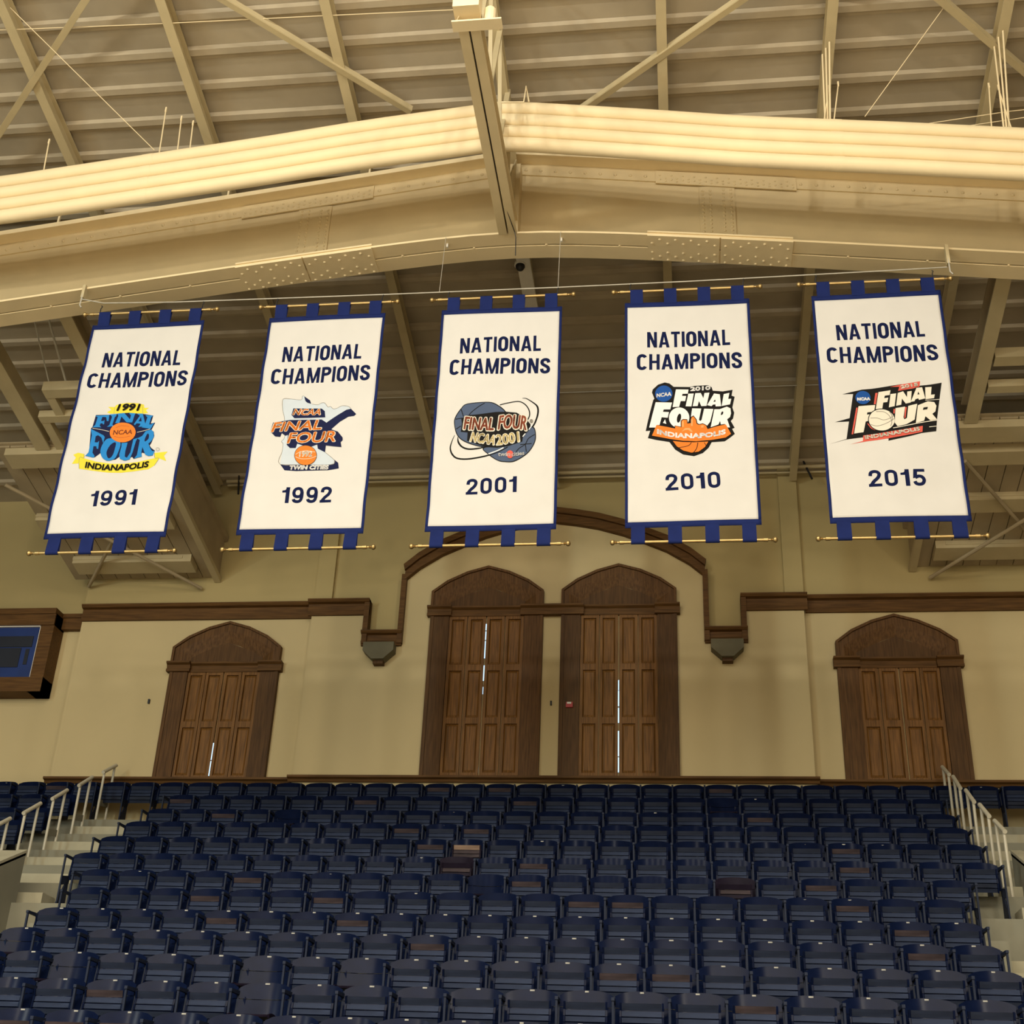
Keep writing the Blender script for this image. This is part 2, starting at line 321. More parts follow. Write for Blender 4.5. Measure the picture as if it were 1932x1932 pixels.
# ---------------- roof steel ----------------
def zb(x): return 13.38 - .13 * (math.hypot(x, 1.2) - 1.2)
def ztop(x): return 14.83 - .137 * math.hypot(x, .05)
XS = [i * .5 for i in range(-20, 21)]
g = thing('roof_girder', (0, 14.15, 13.4), 'deep cream riveted steel girder arching above the five white banners', 'girder')
mb = MB(); bot = [(x, zb(x)) for x in XS]; top = [(x, ztop(x)) for x in XS]
mb.prism(bot + top[::-1], 14.135, 14.165)
mb.build('web', M['girder'], g)
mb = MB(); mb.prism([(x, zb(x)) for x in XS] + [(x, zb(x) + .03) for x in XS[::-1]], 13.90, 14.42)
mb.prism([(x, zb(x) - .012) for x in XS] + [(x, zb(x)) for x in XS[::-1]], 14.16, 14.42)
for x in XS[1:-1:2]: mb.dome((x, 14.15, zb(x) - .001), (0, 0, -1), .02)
mb.build('bottom_flange', M['pipe'], g)  # pipe cream instead of girder paint, putting light on the underside into colour
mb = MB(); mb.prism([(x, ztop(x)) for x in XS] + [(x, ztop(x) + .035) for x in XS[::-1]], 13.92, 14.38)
mb.prism([(x, ztop(x) - .015) for x in XS] + [(x, ztop(x) + .06) for x in XS[::-1]], 13.90, 13.925); mb.build('top_flange', M['pipe'], g)  # lip in the bright pipe cream, its lit edge put into the colour
mb = MB(); mb.prism([(x, ztop(x) - .20) for x in XS] + [(x, ztop(x)) for x in XS[::-1]], 14.112, 14.134)
x = -9.9
while x < 9.9:
    if not 2.0 < abs(x) < 3.9: mb.dome((x, 14.112, ztop(x) - .12), (0, -1, 0), .026)
    x += .21
mb.build('top_angle', M['girder'], g)
for s in (-1, 1):
    mb = MB(); xs = [s * (2.0 + i * .19) for i in range(11)]
    mb.prism([(x, ztop(x) - .24) for x in xs] + [(x, ztop(x) - .02) for x in xs[::-1]], 14.095, 14.112)
    for i in range(24):
        x = s * (2.06 + i * .078)
        for d in (.20, .15) if i % 2 else (.175, .10): mb.dome((x, 14.095, ztop(x) - d), (0, -1, 0), .017)
    mb.build('splice_plate', M['girder'], g)
    mb = MB(); c = s * 2.83; mb.box(c - .24, c + .24, 14.118, 14.136, zb(c) + .04, ztop(c) - .22)
    for i in range(15):
        z = zb(c) + .10 + i * (ztop(c) - zb(c) - .40) / 14
        for dx in (-.19, -.09, .09, .19): mb.dome((c + dx, 14.118, z), (0, -1, 0), .02)
    mb.build('splice_plate', M['girder'], g)
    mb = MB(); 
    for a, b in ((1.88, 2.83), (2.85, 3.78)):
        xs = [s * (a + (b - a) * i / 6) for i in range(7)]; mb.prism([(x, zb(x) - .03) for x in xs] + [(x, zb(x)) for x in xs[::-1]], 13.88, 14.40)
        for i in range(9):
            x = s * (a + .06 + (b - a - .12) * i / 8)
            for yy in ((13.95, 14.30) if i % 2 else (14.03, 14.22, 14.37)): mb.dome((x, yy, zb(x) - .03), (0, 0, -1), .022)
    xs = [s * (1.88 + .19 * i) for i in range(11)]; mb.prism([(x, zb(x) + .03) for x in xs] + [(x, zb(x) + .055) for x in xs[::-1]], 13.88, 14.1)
    mb.build('splice_plate', M['pipe'], g)  # cover plates share the brightened cream of the flange underside
# four pipes stacked above the girder
def pipez(x):
    P = [(-10.5, 13.40), (-9.49, 13.507), (-6.62, 13.756), (-3.17, 14.178), (-1.73, 14.379), (-.1, 14.542), (.05, 14.561), (.33, 14.523), (1.78, 14.293), (3.12, 14.062), (5.06, 13.804), (6.51, 13.593), (9.68, 13.152), (10.5, 13.04)]
    for (a, za), (b, zz) in zip(P, P[1:]):
        if a <= x <= b: return za + (zz - za) * (x - a) / (b - a)
nm = ['topmost of the four', 'second from the top of the four', 'third from the top of the four', 'lowest of the four']
for k in range(4):
    pts = [(x * .5, 12.65 + .012 * k, pipez(x * .5) - .133 - .1917 * k) for x in range(-20, 21)]
    p = thing('duct_pipe', (0, 12.65, pipez(0) - .133 - .1917 * k), nm[k] + ' thick cream pipes running above the girder', 'pipe', 'pipes above the girder')
    MB().tube(pts, .0945, 18).build('pipe', M['pipe'], p, True)
    for c in (-4.7, 4.26):
        MB().tube([(c - .07, 12.65 + .012 * k, pipez(c - .07) - .133 - .1917 * k), (c + .07, 12.65 + .012 * k, pipez(c + .07) - .133 - .1917 * k)], .0975, 18).build('coupling', M['pipe'], p, True)
for i, (x, lb) in enumerate(((-6.6, 'far left'), (-4.1, 'second from left'), (-2.05, 'just left of the ridge strut'), (2.05, 'just right of the ridge strut'), (4.15, 'second from right'), (6.6, 'far right'))):
    z0 = ztop(x) + .035
    h = thing('pipe_support', (x, 13.97, z0), 'small cream post on the girder top below the pipes, ' + lb, 'bracket', 'pipe supports on the girder')
    MB().box(x - .012, x + .012, 13.95, 13.98, z0, z0 + .32).build('post', M['pipe'], h); MB().box(x - .03, x + .03, 13.93, 14.0, z0, z0 + .012).build('foot', M['pipe'], h)
# purlins under the deck
names = {-3: 'leftmost cream roof purlin, near the left edge of the picture', -2: 'cream roof purlin second from the left above the pipes', -1: 'cream roof purlin third from the left, next left of the ridge', 0: 'ridge purlin over the middle of the arch, above the double strut',
         1: 'cream roof purlin next right of the ridge purlin', 2: 'cream roof purlin second right of the ridge, with conduit stubs', 3: 'cream roof purlin nearest the right edge of the picture'}
for i in range(-3, 4):
    x = i * 2.13; r = thing('roof_purlin', (x, 13, ceil_z(13)), names[i], 'beam', 'roof purlins')
    y0, y1 = 5.0, 20.98; a = lambda d, y: (x, y, ceil_z(y) - d)
    mb = MB().bar(a(.17, y0), a(.17, y1), .016, .24); mb.build('web', M['steel'], r)
    MB().bar(a(.29, y0), a(.29, y1), .13, .022).build('bottom_flange', M['steel'], r)
    MB().bar(a(.075, y0), a(.075, y1), .13, .02).build('top_flange', M['steel'], r)
# double strut along the ridge, level with the girder flange
r = thing('ridge_strut', (0, 12, 13.4), 'cream double channel strut coming forward from the girder peak', 'beam')
for sg in (-1, 1):
    a, b = sorted((sg * .011, sg * .125)); c, d = sorted((sg * .011, sg * .026))
    mb = MB().box(a, b, 10.38, 13.9, 13.36, 13.385).box(c, d, 10.38, 13.9, 13.385, 13.60).box(a, b, 10.38, 13.9, 13.60, 13.62); mb.build('channel', M['girder'], r)
mb = MB()
for y in (10.6, 11.5, 12.4):
    mb.bar((0.06, y, 13.63), (0.06, y + .5, ceil_z(y) - .3), .07, .03).bar((.06, y + .5, ceil_z(y) - .3), (0.06, y + .95, 13.63), .05, .03)
mb.build('lacing', M['steel'], r)
MB().prismx([(13.2, 13.62), (14.1, 13.62), (14.1, 14.70), (13.9, 14.70)], .05, .07).build('gusset', M['steel'], r)
MB().box(-.02, .13, 13.90, 14.13, 13.40, 14.62).build('end_stiffener', M['girder'], r)
MB().tube([(-.0, 10.3, 13.40), (.0, 12.6, 13.385), (.03, 13.3, 13.37), (.10, 13.84, 13.35), (.115, 13.87, 13.28), (.12, 13.88, 12.98)], .006, 6).build('dark_cord', M['black'], r)
def rod(name, pts, rad, m, label, cat, group=None, n=8):
    o = MB().tube(pts, rad, n).build(name, M[m], None, True); return tag(o, label, cat, group)
def brace(a, b, label):
    r = thing('roof_brace', a, label, 'brace', 'diagonal braces under the deck')
    MB().bar(a, b, .085, .02).build('leg', M['steel'], r); 
    d = (Vector(b) - Vector(a)).cross(Vector((0, 0, 1))).normalized() * .04
    MB().bar(Vector(a) + d + Vector((0, 0, .04)), Vector(b) + d + Vector((0, 0, .04)), .014, .08).build('web', M['steel'], r)
brace((-6.9, 8.35, 15.74), (-1.3, 13.06, 14.87), 'long diagonal angle brace running down right to the ridge, left half of roof')
brace((-3.8, 9.8, 15.46), (-8.2, 13.9, 14.68), 'diagonal angle brace crossing the top left corner of the roof')
brace((.6, 13.5, 14.79), (6.6, 9.4, 15.56), 'diagonal angle brace rising right from the ridge, right half of roof')
brace((3.5, 10.1, 15.42), (8.2, 14.3, 14.62), 'diagonal angle brace in the top right corner of the roof')
rod('guy_wire', [(-6.33, 11.25, 15.33), (-4.66, 12.65, 14.05)], .0055, 'pipe', 'thin wire slanting down to the pipes near the upper left corner', 'wire')
rod('guy_wire', [(5.69, 12.06, 15.2), (4.63, 12.65, 13.92)], .0055, 'pipe', 'thin wire slanting down to the pipes at upper right', 'wire')
rod('tie_wire', [(-9, 11.4, 15.28), (-6.6, 11.5, 15.22), (-4.6, 11.55, 15.19), (-2.3, 11.6, 15.18), (-.3, 11.65, 15.17)], .0055, 'pipe', 'thin level wire across the upper left roof deck', 'wire')
rod('steel_rope', [(4.9, 12.85, 13.87), (6.4, 12.75, 13.97), (8.7, 12.7, 14.06)], .0055, 'pipe', 'upper of two thin ropes above the right pipes', 'rope')
rod('steel_rope', [(5.4, 12.85, 13.80), (6.7, 12.75, 13.87), (8.7, 12.7, 13.95)], .0055, 'pipe', 'lower of two thin ropes above the right pipes', 'rope')
for x, x2, z, lb in ((-4.63, -4.58, 14.78, 'leftmost hanger rod below the second purlin from left'), (-4.38, -4.33, 14.60, 'middle hanger rod below the second purlin from left'), (-4.2, -4.16, 14.5, 'right hanger rod below the second purlin from left'),
                     (-6.22, -6.17, 14.32, 'hanger rod near the leftmost purlin'), (4.23, 4.13, 14.45, 'left hanger rod right of the ridge'), (4.35, 4.25, 14.5, 'right hanger rod right of the ridge'), (6.18, 6.12, 14.32, 'hanger rod at the purlin nearest the right edge'), (6.29, 6.35, 14.28, 'slanted hanger rod at the right edge purlin')):
    h = thing('hanger_rod', (x2, 12.65, z), 'thin ' + lb, 'rod', 'hanger rods above the pipes')
    zt = pipez(x2) - .03; MB().tube([(x, 12.67, z), (x2, 12.65, zt)], .009, 6).build('rod', M['pipe'], h); MB().box(x - .010, x + .010, 12.66, 12.68, z - .02, z + .06).build('clip', M['pipe'], h)
for x, lb in ((4.27, 'on the second purlin right of the ridge'), (6.4, 'on the purlin nearest the right edge')):
    c = thing('conduit_drop', (x - .05, 12.75, 14.5), 'bundle of cream conduits ' + lb, 'conduit')
    for j in range(3): MB().tube([(x - .02 - .035 * j, 12.4 + .1 * j, ceil_z(12.5) - .30), (x - .06 - .03 * j, 12.72, pipez(x) - .03)], .012, 6).build('conduit', M['pipe'], c)
j = thing('junction_box', (.1, 10.3, 13.34), 'cream electrical box on a flat plate at the top of the ridge strut', 'electrical box')
MB().box(-.18, .38, 10.22, 10.37, 13.335, 13.357).build('plate', M['pipe'], j)
MB().box(-.155, .14, 10.10, 10.30, 13.44, 13.9).build('enclosure', M['pipe'], j)
MB().tube([(-.1, 10.24, 13.44), (-.14, 10.27, 13.38), (-.06, 10.3, 13.36), (.02, 10.3, 13.37), (.10, 10.28, 13.42)], .007, 6).build('loose_wire', M['pipe'], j)
MB().lathe((.24, 10.29, 13.357), (0, 0, 1), [(0, .05), (.06, .065), (.2, .065), (.24, .03)], 12).build('lamp_head', M['pipe'], j)
rod('pipe_bracket', [(.10, 12.2, 14.08), (.38, 12.22, 14.08), (.40, 12.22, 14.35), (.44, 12.26, 14.12)], .012, 'pipe', 'small bent cream bracket right of the ridge strut above the pipes', 'bracket')
c = thing('security_camera', (-.02, 15.7, 14.3), 'small dark dome camera under the ridge behind the girder', 'camera')
MB().box(-.10, .10, 15.2, 17.2, ceil_z(16.2) - .42, ceil_z(16.2) - .36).build('lit_purlin_strip', M['white'], c)  # white strip painting the brightly lit stretch of the ridge purlin
MB().lathe((-.05, 15.55, ceil_z(16.2) - .42), (0, 0, -1), [(0, .07), (.05, .07), (.09, .05), (.115, .01)], 12).build('dome', M['black'], c, True)
MB().lathe((-.05, 15.55, ceil_z(16.2) - .40), (0, 0, -1), [(0, .09), (.04, .09)], 14).build('collar', M['white'], c)
# plank soffits in the side bays (parallel to the deck, lower), their beams and braces
def sz(y): return 11.65 + .2 * (21 - y)
def slab(mb, x0, x1, y0, y1, d0, d1):
    a, b = sorted((x0, x1)); return mb.prismx([(y0, sz(y0) + d0), (y1, sz(y1) + d0), (y1, sz(y1) + d1), (y0, sz(y0) + d1)], a, b)
BEAMS = ((16.16, 16.34, 7.55, .0, .16), (16.74, 16.88, 7.85, .0, .12), (17.52, 17.86, 8.75, -.06, .068), (18.06, 18.36, 8.0, -.07, .068), (19.18, 19.5, 8.9, -.07, .068), (20.40, 20.74, 8.7, -.07, .068))
for s, side in ((-1, 'left'), (1, 'right')):
    so = MB()
    for i in range(10): slab(so, s * (6.2 + i * .275), s * (6.2 + (i + 1) * .275 - .014), 17.5, 21.1, .07, .10)
    slab(so, s * 6.2, s * 8.95, 17.45, 21.1, .105, .13)
    tag(so.build('plank_soffit', M['soffit']), 'sloping tan plank soffit over the %s side bay' % side, 'soffit')
    fb = thing('side_beam', (s * 6.6, 16.0, 12.6), 'sloping beam behind the girder at the inner edge of the %s roof opening' % side, 'beam')
    slab(MB(), s * 6.49, s * 6.69, 14.44, 17.5, 0, .03).build('bottom_flange', M['steel'], fb); slab(MB(), s * 6.58, s * 6.60, 14.44, 17.5, .03, .33).build('web', M['soffit'], fb); slab(MB(), s * 6.49, s * 6.69, 14.44, 17.5, .33, .36).build('top_flange', M['soffit'], fb)
    pb = thing('bay_side_panel', (s * 6.2, 19.5, 12.3), 'dark boarded side of the %s bay with rails top and bottom' % side, 'panel')
    slab(MB(), s * 6.12, s * 6.24, 17.9, 21.1, -.03, .06).build('lower_rail', M['steel'], pb); slab(MB(), s * 6.17, s * 6.19, 17.9, 21.1, .06, .85).build('board', M['soffit'], pb); slab(MB(), s * 6.10, s * 6.19, 17.9, 21.1, .80, .90).build('upper_rail', M['soffit'], pb)
    ob = thing('side_beam', (s * 8.1, 16.0, 12.7), 'sloping beam behind the girder at the outer edge of the %s roof opening' % side, 'beam')
    slab(MB(), s * 7.95, s * 8.2, 14.44, 17.5, 0, .03).build('bottom_flange', M['steel'], ob); slab(MB(), s * 8.0, s * 8.02, 14.44, 17.5, .03, .33).build('web', M['steel'], ob)
    for i, (y0, y1, x1, d0, d1) in enumerate(BEAMS):
        x0 = 6.72 if i < 2 else 6.26 if i < 4 else 6.47
        bm_ = thing('soffit_beam', (s * (x0 + x1) / 2, (y0 + y1) / 2, sz(y0)), '%s cross beam from the girder in the %s side bay' % (ORD[i + 1], side), 'beam', 'cross beams of the side bays')
        slab(MB(), s * x0, s * x1, y0, y1, d0, d1).build('beam', M['steel'], bm_)
        if i in (4, 5): slab(MB(), s * (x0 + .16), s * x1, y0 - .012, y0, d0 + .06, d0 + .11).build('cleat', M['steel'], bm_)
    for (y0, y1, x0), lb in (((16.34, 16.74, 7.55), 'between the first two cross beams'), ((16.88, 17.52, 7.85), 'between the second and third cross beams')):
        o = slab(MB(), s * (x0 - .14), s * x0, y0, y1, .01, .12).build('trimmer', M['steel']); tag(o, 'short trimmer %s, %s roof opening' % (lb, side), 'beam')
    rod('soffit_brace', [(s * 6.6, 18.2, sz(18.2) - .11), (s * 8.62, 21.05, sz(21.05) - .11)], .032, 'soffit', 'round brace running outward to the wall under the %s plank soffit' % side, 'brace')
    rod('soffit_brace', [(s * 6.45, 21.05, sz(21.05) - .18), (s * 8.95, 18.1, sz(18.1) - .18)], .032, 'soffit', 'round brace running inward to the wall under the %s plank soffit' % side, 'brace')
rod('hanger_cable', [(-7.28, 14.5, 13.55), (-7.48, 16.25, 12.75)], .012, 'cable', 'outer of two thin rods in the left roof opening', 'rod')
rod('hanger_cable', [(-7.1, 14.5, 13.60), (-7.2, 16.25, 12.75)], .018, 'cable', 'inner of two thin rods in the left roof opening', 'rod')
# pipes along the head of the end wall
rod('sprinkler_pipe', [(-6.2, 20.82, 13.56), (5.9, 20.8, 13.56)], .035, 'steel', 'thin pipe along the top of the end wall', 'pipe')
rod('wall_conduit', [(-6.2, 20.9, 13.52), (6.2, 20.9, 13.50)], .02, 'steel', 'thin conduit just below the pipe at the head of the end wall', 'conduit')
tag(MB().bar((-5.98, 20.8, 13.8), (-5.93, 20.8, 13.27), .03, .03).build('hanging_strap', M['black']), 'dark strap hanging at the wall head between first two banners', 'strap')
tag(MB().bar((4.43, 20.8, 13.72), (4.58, 20.8, 13.3), .03, .03).build('hanging_strap', M['black']), 'dark slanted strap at the wall head between last two banners', 'strap')
rod('deck_wire', [(-7, 18.6, 13.9), (-2, 18.6, 13.86), (6, 18.6, 13.84)], .008, 'cable', 'thin level wire under the dark deck behind the banners', 'wire')
# ---------------- banners ----------------
BANNERS = {
1991:(-4.802,[('NATIONAL',(-528,950),(555,943),230),('CHAMPIONS',(-671,622),(690,621),247),('1991',(-276,-1154),(324,-1142),229)],[
('P','yellow',[(-309,316),(-256,272),(-308,232),(-259,209),(-81,215),(174,202),(245,216),(208,259),(246,295),(183,294),(167,345),(77,369),(-51,378),(-154,365),(-209,342),(-218,313)]),
('P','yellow',[(-636,-397),(-575,-370),(-489,-393),(-481,-454),(-313,-504),(-88,-535),(59,-539),(237,-520),(376,-488),(460,-471),(440,-394),(611,-379),(574,-438),(617,-520),(512,-476),(472,-579),(402,-633),(226,-660),(47,-674),(-136,-665),(-360,-635),(-520,-606),(-532,-529),(-627,-531),(-590,-443)]),
('L','grey',3.7,[(-215,312),(-211,212)]),
('L','grey',3.7,[(149,341),(177,204)]),
('L','grey',4.4,[(-516,-606),(-542,-444),(-481,-454),(-489,-393)]),
('L','grey',4.3,[(472,-579),(512,-476),(460,-471),(440,-394)]),
('P','navy',[(-460,16),(-450,195),(-263,192),(-82,219),(-16,225),(83,213),(212,196),(323,171),(311,52),(368,62),(336,-48),(373,-74),(392,-140),(370,-246),(354,-278),(383,-319),(441,-362),(403,-433),(270,-380),(267,-445),(178,-474),(150,-441),(50,-495),(-19,-436),(-63,-475),(-170,-488),(-273,-372),(-340,-442),(-469,-422),(-430,-359),(-476,-12)]),
('P','blue',[(-455,183),(-266,188),(-259,96),(-282,97),(-301,156),(-354,162),(-361,100),(-327,99),(-315,115),(-310,48),(-328,49),(-335,66),(-361,62),(-365,25),(-338,4),(-458,8),(-428,44),(-417,160)]),
('P','blue',[(-260,197),(-169,206),(-173,168),(-186,160),(-198,44),(-178,19),(-265,9),(-237,37),(-224,162)]),
('P','blue',[(-162,210),(-75,221),(17,124),(21,186),(-15,221),(79,214),(69,185),(56,77),(-19,80),(-102,166),(-113,66),(-165,68),(-144,176)]),
('P','blue',[(98,209),(177,206),(238,46),(266,12),(149,8),(167,32),(170,56),(117,62),(100,34),(82,51),(142,174)]),
('P','navy',[(138,91),(163,156),(180,89)]),
('P','blue',[(215,180),(323,171),(302,143),(292,36),(321,35),(360,66),(325,-31),(195,-2),(234,29),(250,145)]),
('P','blue',[(-475,-17),(-285,-118),(-265,-143),(-270,-233),(-308,-150),(-360,-115),(-386,-131),(-383,-221),(-346,-223),(-329,-199),(-319,-321),(-340,-313),(-350,-280),(-387,-279),(-382,-376),(-343,-426),(-353,-450),(-469,-422),(-434,-375),(-442,-113)]),
('S','blue',[(-181,-162),(-237,-177),(-274,-249),(-285,-347),(-254,-429),(-201,-479),(-140,-493),(-73,-459),(-46,-371),(-35,-273),(-53,-216),(-120,-173)]),
('S','navy',[(-125,-222),(-175,-269),(-201,-366),(-170,-448),(-133,-449),(-107,-393),(-99,-304),(-100,-239)]),
('P','blue',[(-27,-233),(52,-227),(47,-357),(54,-438),(87,-455),(116,-376),(117,-180),(172,-158),(158,-206),(145,-377),(128,-481),(66,-499),(-6,-469),(-25,-404),(-17,-290)]),
('P','blue',[(166,-166),(226,-135),(265,-62),(335,-44),(375,-82),(391,-157),(366,-221),(335,-253),(368,-319),(406,-369),(439,-370),(425,-434),(368,-440),(320,-414),(263,-299),(263,-380),(282,-445),(184,-470),(211,-419),(207,-192)]),
('S','navy',[(272,-186),(294,-104),(319,-122),(322,-179),(285,-219)]),
('L','cream',6.0,[(-455,-9),(-331,-34),(-222,-62)]),
('L','cream',5.9,[(149,-75),(249,-54),(319,-35)]),
('S','orange',[(126,-56),(130,-113),(109,-165),(65,-204),(6,-223),(-61,-220),(-124,-195),(-175,-152),(-205,-98),(-210,-40),(-189,12),(-145,51),(-85,71),(-18,67),(46,42),(96,-1)]),
('L','rust',4.4,[(-143,-7),(-75,24),(30,16)]),
('L','rust',4.4,[(-141,-135),(-42,-155),(71,-130)]),
('T','NCAA',(-160,-114),(88,-99),70,0,0.1,2.5,'rust'),
('T','1991',(-176,248),(121,246),108,7,0.2,8.7,'black'),
('T','INDIANAPOLIS',(-437,-601),(397,-605),91,-40,0,5.8,'black'),
('L','grey',3.6,[(454,-330),(471,-322),(495,-335),(499,-359),(479,-367),(458,-354),(454,-330)]),
]),
1992:(-2.333,[('NATIONAL',(-533,932),(528,926),234),('CHAMPIONS',(-642,592),(667,587),241),('1992',(-281,-1161),(342,-1156),222)],[
('P','navy',[(-173,398),(-86,328),(-63,272),(-117,293),(-147,322)]),
('P','navy',[(170,-25),(307,87),(407,161),(467,174),(542,94),(517,67),(444,58),(344,-15),(241,-127),(130,-154),(104,24)]),
('P','navy',[(-359,-611),(-285,-621),(50,-631),(326,-613),(327,-561),(378,-604),(393,-682),(257,-708),(59,-713),(-140,-715),(-292,-699)]),
('P','pale',[(-447,361),(-337,362),(-205,344),(-197,395),(-174,402),(-147,322),(-116,289),(-52,267),(25,249),(76,274),(118,269),(165,208),(198,215),(236,178),(283,185),(347,221),(429,210),(467,174),(407,161),(307,87),(170,-25),(57,-105),(55,-327),(196,-452),(321,-561),(326,-613),(268,-630),(50,-631),(-359,-611),(-357,-420),(-360,-313),(-385,-274),(-353,-207),(-390,65),(-430,199)]),
('L','grey',5.3,[(196,-452),(321,-561),(326,-613),(268,-630),(50,-631),(-359,-611),(-357,-420),(-360,-313),(-385,-274),(-353,-207),(-390,65),(-430,199),(-447,361),(-337,362),(-205,344),(-197,395),(-174,402)]),
('L','grey',5.4,[(-52,267),(25,249),(76,274),(118,269),(165,208),(198,215),(236,178),(283,185),(347,221),(429,210),(467,174)]),
('P','navy',[(81,-320),(197,-339),(196,-452),(97,-396)]),
('P','navy',[(-304,116),(-292,217),(86,188),(131,147),(148,53),(-260,64)]),
('P','navy',[(-554,-115),(-533,15),(-311,39),(104,24),(170,-25),(248,-127),(332,-161),(401,-247),(405,-285),(382,-314),(399,-383),(308,-373),(83,-335),(19,-363),(-61,-361),(-174,-319),(-186,-383),(-260,-381),(-310,-330),(-311,-185),(-344,-195),(-397,-151),(-410,-205),(-479,-195)]),
('T','NCAA',(-288,108),(94,85),104,0,0.25,12.8,'cream'),
('T','NCAA',(-283,110),(87,89),98,0,0.25,4.0,'orange'),
('T','FINAL',(-538,-135),(137,-127),154,0,0.3,14.2,'cream'),
('T','FINAL',(-528,-129),(127,-122),145,0,0.3,5.5,'orange'),
('T','FOUR',(-305,-319),(335,-313),168,0,0.25,14.1,'cream'),
('T','FOUR',(-296,-313),(324,-306),159,0,0.25,5.5,'orange'),
('S','black',[(96,-484),(96,-540),(74,-590),(34,-625),(-18,-640),(-74,-632),(-126,-604),(-166,-558),(-188,-503),(-188,-446),(-167,-396),(-127,-361),(-75,-346),(-18,-353),(34,-382),(74,-428)]),
('S','orange',[(90,-484),(90,-539),(69,-587),(31,-620),(-19,-634),(-73,-627),(-123,-600),(-162,-556),(-183,-503),(-183,-448),(-162,-399),(-124,-365),(-74,-351),(-19,-358),(31,-386),(70,-430)]),
('L','cream',5.3,[(-175,-478),(-119,-442),(-41,-426),(69,-448)]),
('L','cream',5.3,[(-171,-512),(-94,-544),(19,-540),(95,-505)]),
('T','1992',(-127,-519),(40,-515),86,0,0,5.4,'cream'),
('T','TWIN CITIES',(-232,-699),(266,-702),65,-3,0.12,6.9,'white'),
]),
2001:(-0.007,[('NATIONAL',(-510,952),(530,961),228),('CHAMPIONS',(-628,630),(653,609),245),('2001',(-321,-1098),(299,-1086),217)],[
('L','black',22.1,[(321,247),(373,238),(467,165),(514,110),(526,33),(510,-65),(465,-176),(353,-307),(166,-457),(-48,-554),(-278,-595),(-447,-586),(-522,-524),(-550,-434),(-533,-338),(-505,-256)]),
('L','black',14.4,[(42,158),(140,185),(270,203),(350,162),(405,83),(421,-8),(391,-91)]),
('L','black',22.1,[(-465,-280),(-454,-355),(-404,-424),(-318,-460),(-195,-457),(-118,-441)]),
('S','black',[(-98,209),(-367,195),(-449,122),(-515,-6),(-520,-104),(-481,-249),(-392,-346),(-210,-427),(-27,-462),(142,-419),(159,-37),(122,59),(30,151)]),
('S','slate',[(-104,198),(-367,183),(-441,113),(-506,-14),(-510,-105),(-472,-242),(-389,-334),(-210,-414),(-27,-450),(132,-412),(149,-37),(112,52),(24,139)]),
('S','black',[(-140,-451),(-68,-553),(46,-641),(143,-666),(261,-663),(408,-568),(490,-438),(511,-312),(475,-180),(349,-187),(100,-403)]),
('S','slate',[(-127,-459),(-58,-546),(45,-629),(142,-654),(257,-650),(400,-559),(480,-434),(500,-312),(469,-195),(350,-198),(100,-414)]),
('L','white',15.4,[(-68,-542),(39,-501),(115,-463)]),
('L','black',14.1,[(-67,-564),(53,-520),(166,-457)]),
('L','black',9.8,[(-150,192),(-226,145),(-314,64),(-344,11)]),
('L','black',9.9,[(-442,107),(-409,6)]),
('L','black',9.8,[(-506,-33),(-421,-17)]),
('L','black',9.8,[(-491,-174),(-434,-130)]),
('L','black',9.0,[(495,-293),(419,-347),(383,-427),(309,-484),(272,-534)]),
('L','black',9.0,[(319,-432),(460,-422)]),
('L','black',8.9,[(383,-427),(400,-538)]),
('P','black',[(-433,-31),(-377,20),(-181,36),(-12,53),(126,52),(257,35),(370,-45),(411,-107),(438,-145),(409,-249),(353,-292),(344,-389),(178,-443),(38,-461),(-118,-441),(-251,-384),(-344,-344),(-344,-224),(-429,-213),(-423,-93)]),
('T','FINAL',(-414,-195),(-5,-228),213,-5,0,18.6,'cream'),
('T','FINAL',(-400,-180),(-20,-212),186,-5,0,7.0,'rust'),
('T','FOUR',(17,-225),(406,-253),239,19,0,18.5,'cream'),
('T','FOUR',(31,-210),(390,-235),212,19,0,6.9,'rust'),
('T','NCAA',(-320,-367),(4,-435),157,0,0,13.0,'cream'),
('T','NCAA',(-307,-356),(-6,-422),138,0,0,4.6,'gold'),
('T','2001',(18,-438),(322,-403),167,-5,0,12.9,'cream'),
('T','2001',(30,-425),(308,-391),148,-5,0,4.6,'gold'),
('L','white',12.8,[(348,-322),(378,-278)]),
('L','white',12.9,[(421,-223),(458,-161)]),
('S','red',[(241,-567),(239,-588),(231,-605),(217,-617),(202,-620),(186,-616),(172,-603),(162,-585),(158,-564),(160,-543),(168,-525),(181,-514),(197,-510),(213,-515),(227,-527),(237,-545)]),
('T','twin',(50,-584),(201,-591),54,0,0,2.3,'white'),
('T','cities',(220,-597),(379,-583),54,0,0,2.3,'white'),
('S','grey',[(467,-99),(466,-108),(462,-116),(455,-121),(447,-122),(439,-120),(432,-115),(428,-107),(426,-97),(427,-88),(431,-80),(438,-75),(446,-74),(454,-76),(460,-81),(465,-89)]),
]),
2010:(2.376,[('NATIONAL',(-507,942),(523,941),227),('CHAMPIONS',(-638,608),(656,594),241),('2010',(-306,-1119),(344,-1092),221)],[
('P','black',[(-295,406),(-238,388),(-188,336),(9,329),(61,342),(232,346),(275,314),(286,264),(406,252),(527,278),(511,191),(548,175),(514,18),(533,-57),(517,-138),(488,-174),(531,-271),(499,-285),(530,-356),(470,-408),(406,-457),(251,-467),(212,-545),(142,-615),(36,-655),(-93,-630),(-185,-562),(-252,-454),(-401,-424),(-510,-391),(-481,-288),(-535,-290),(-512,-169),(-479,-13),(-439,159),(-426,174),(-454,266),(-444,312),(-379,378)]),
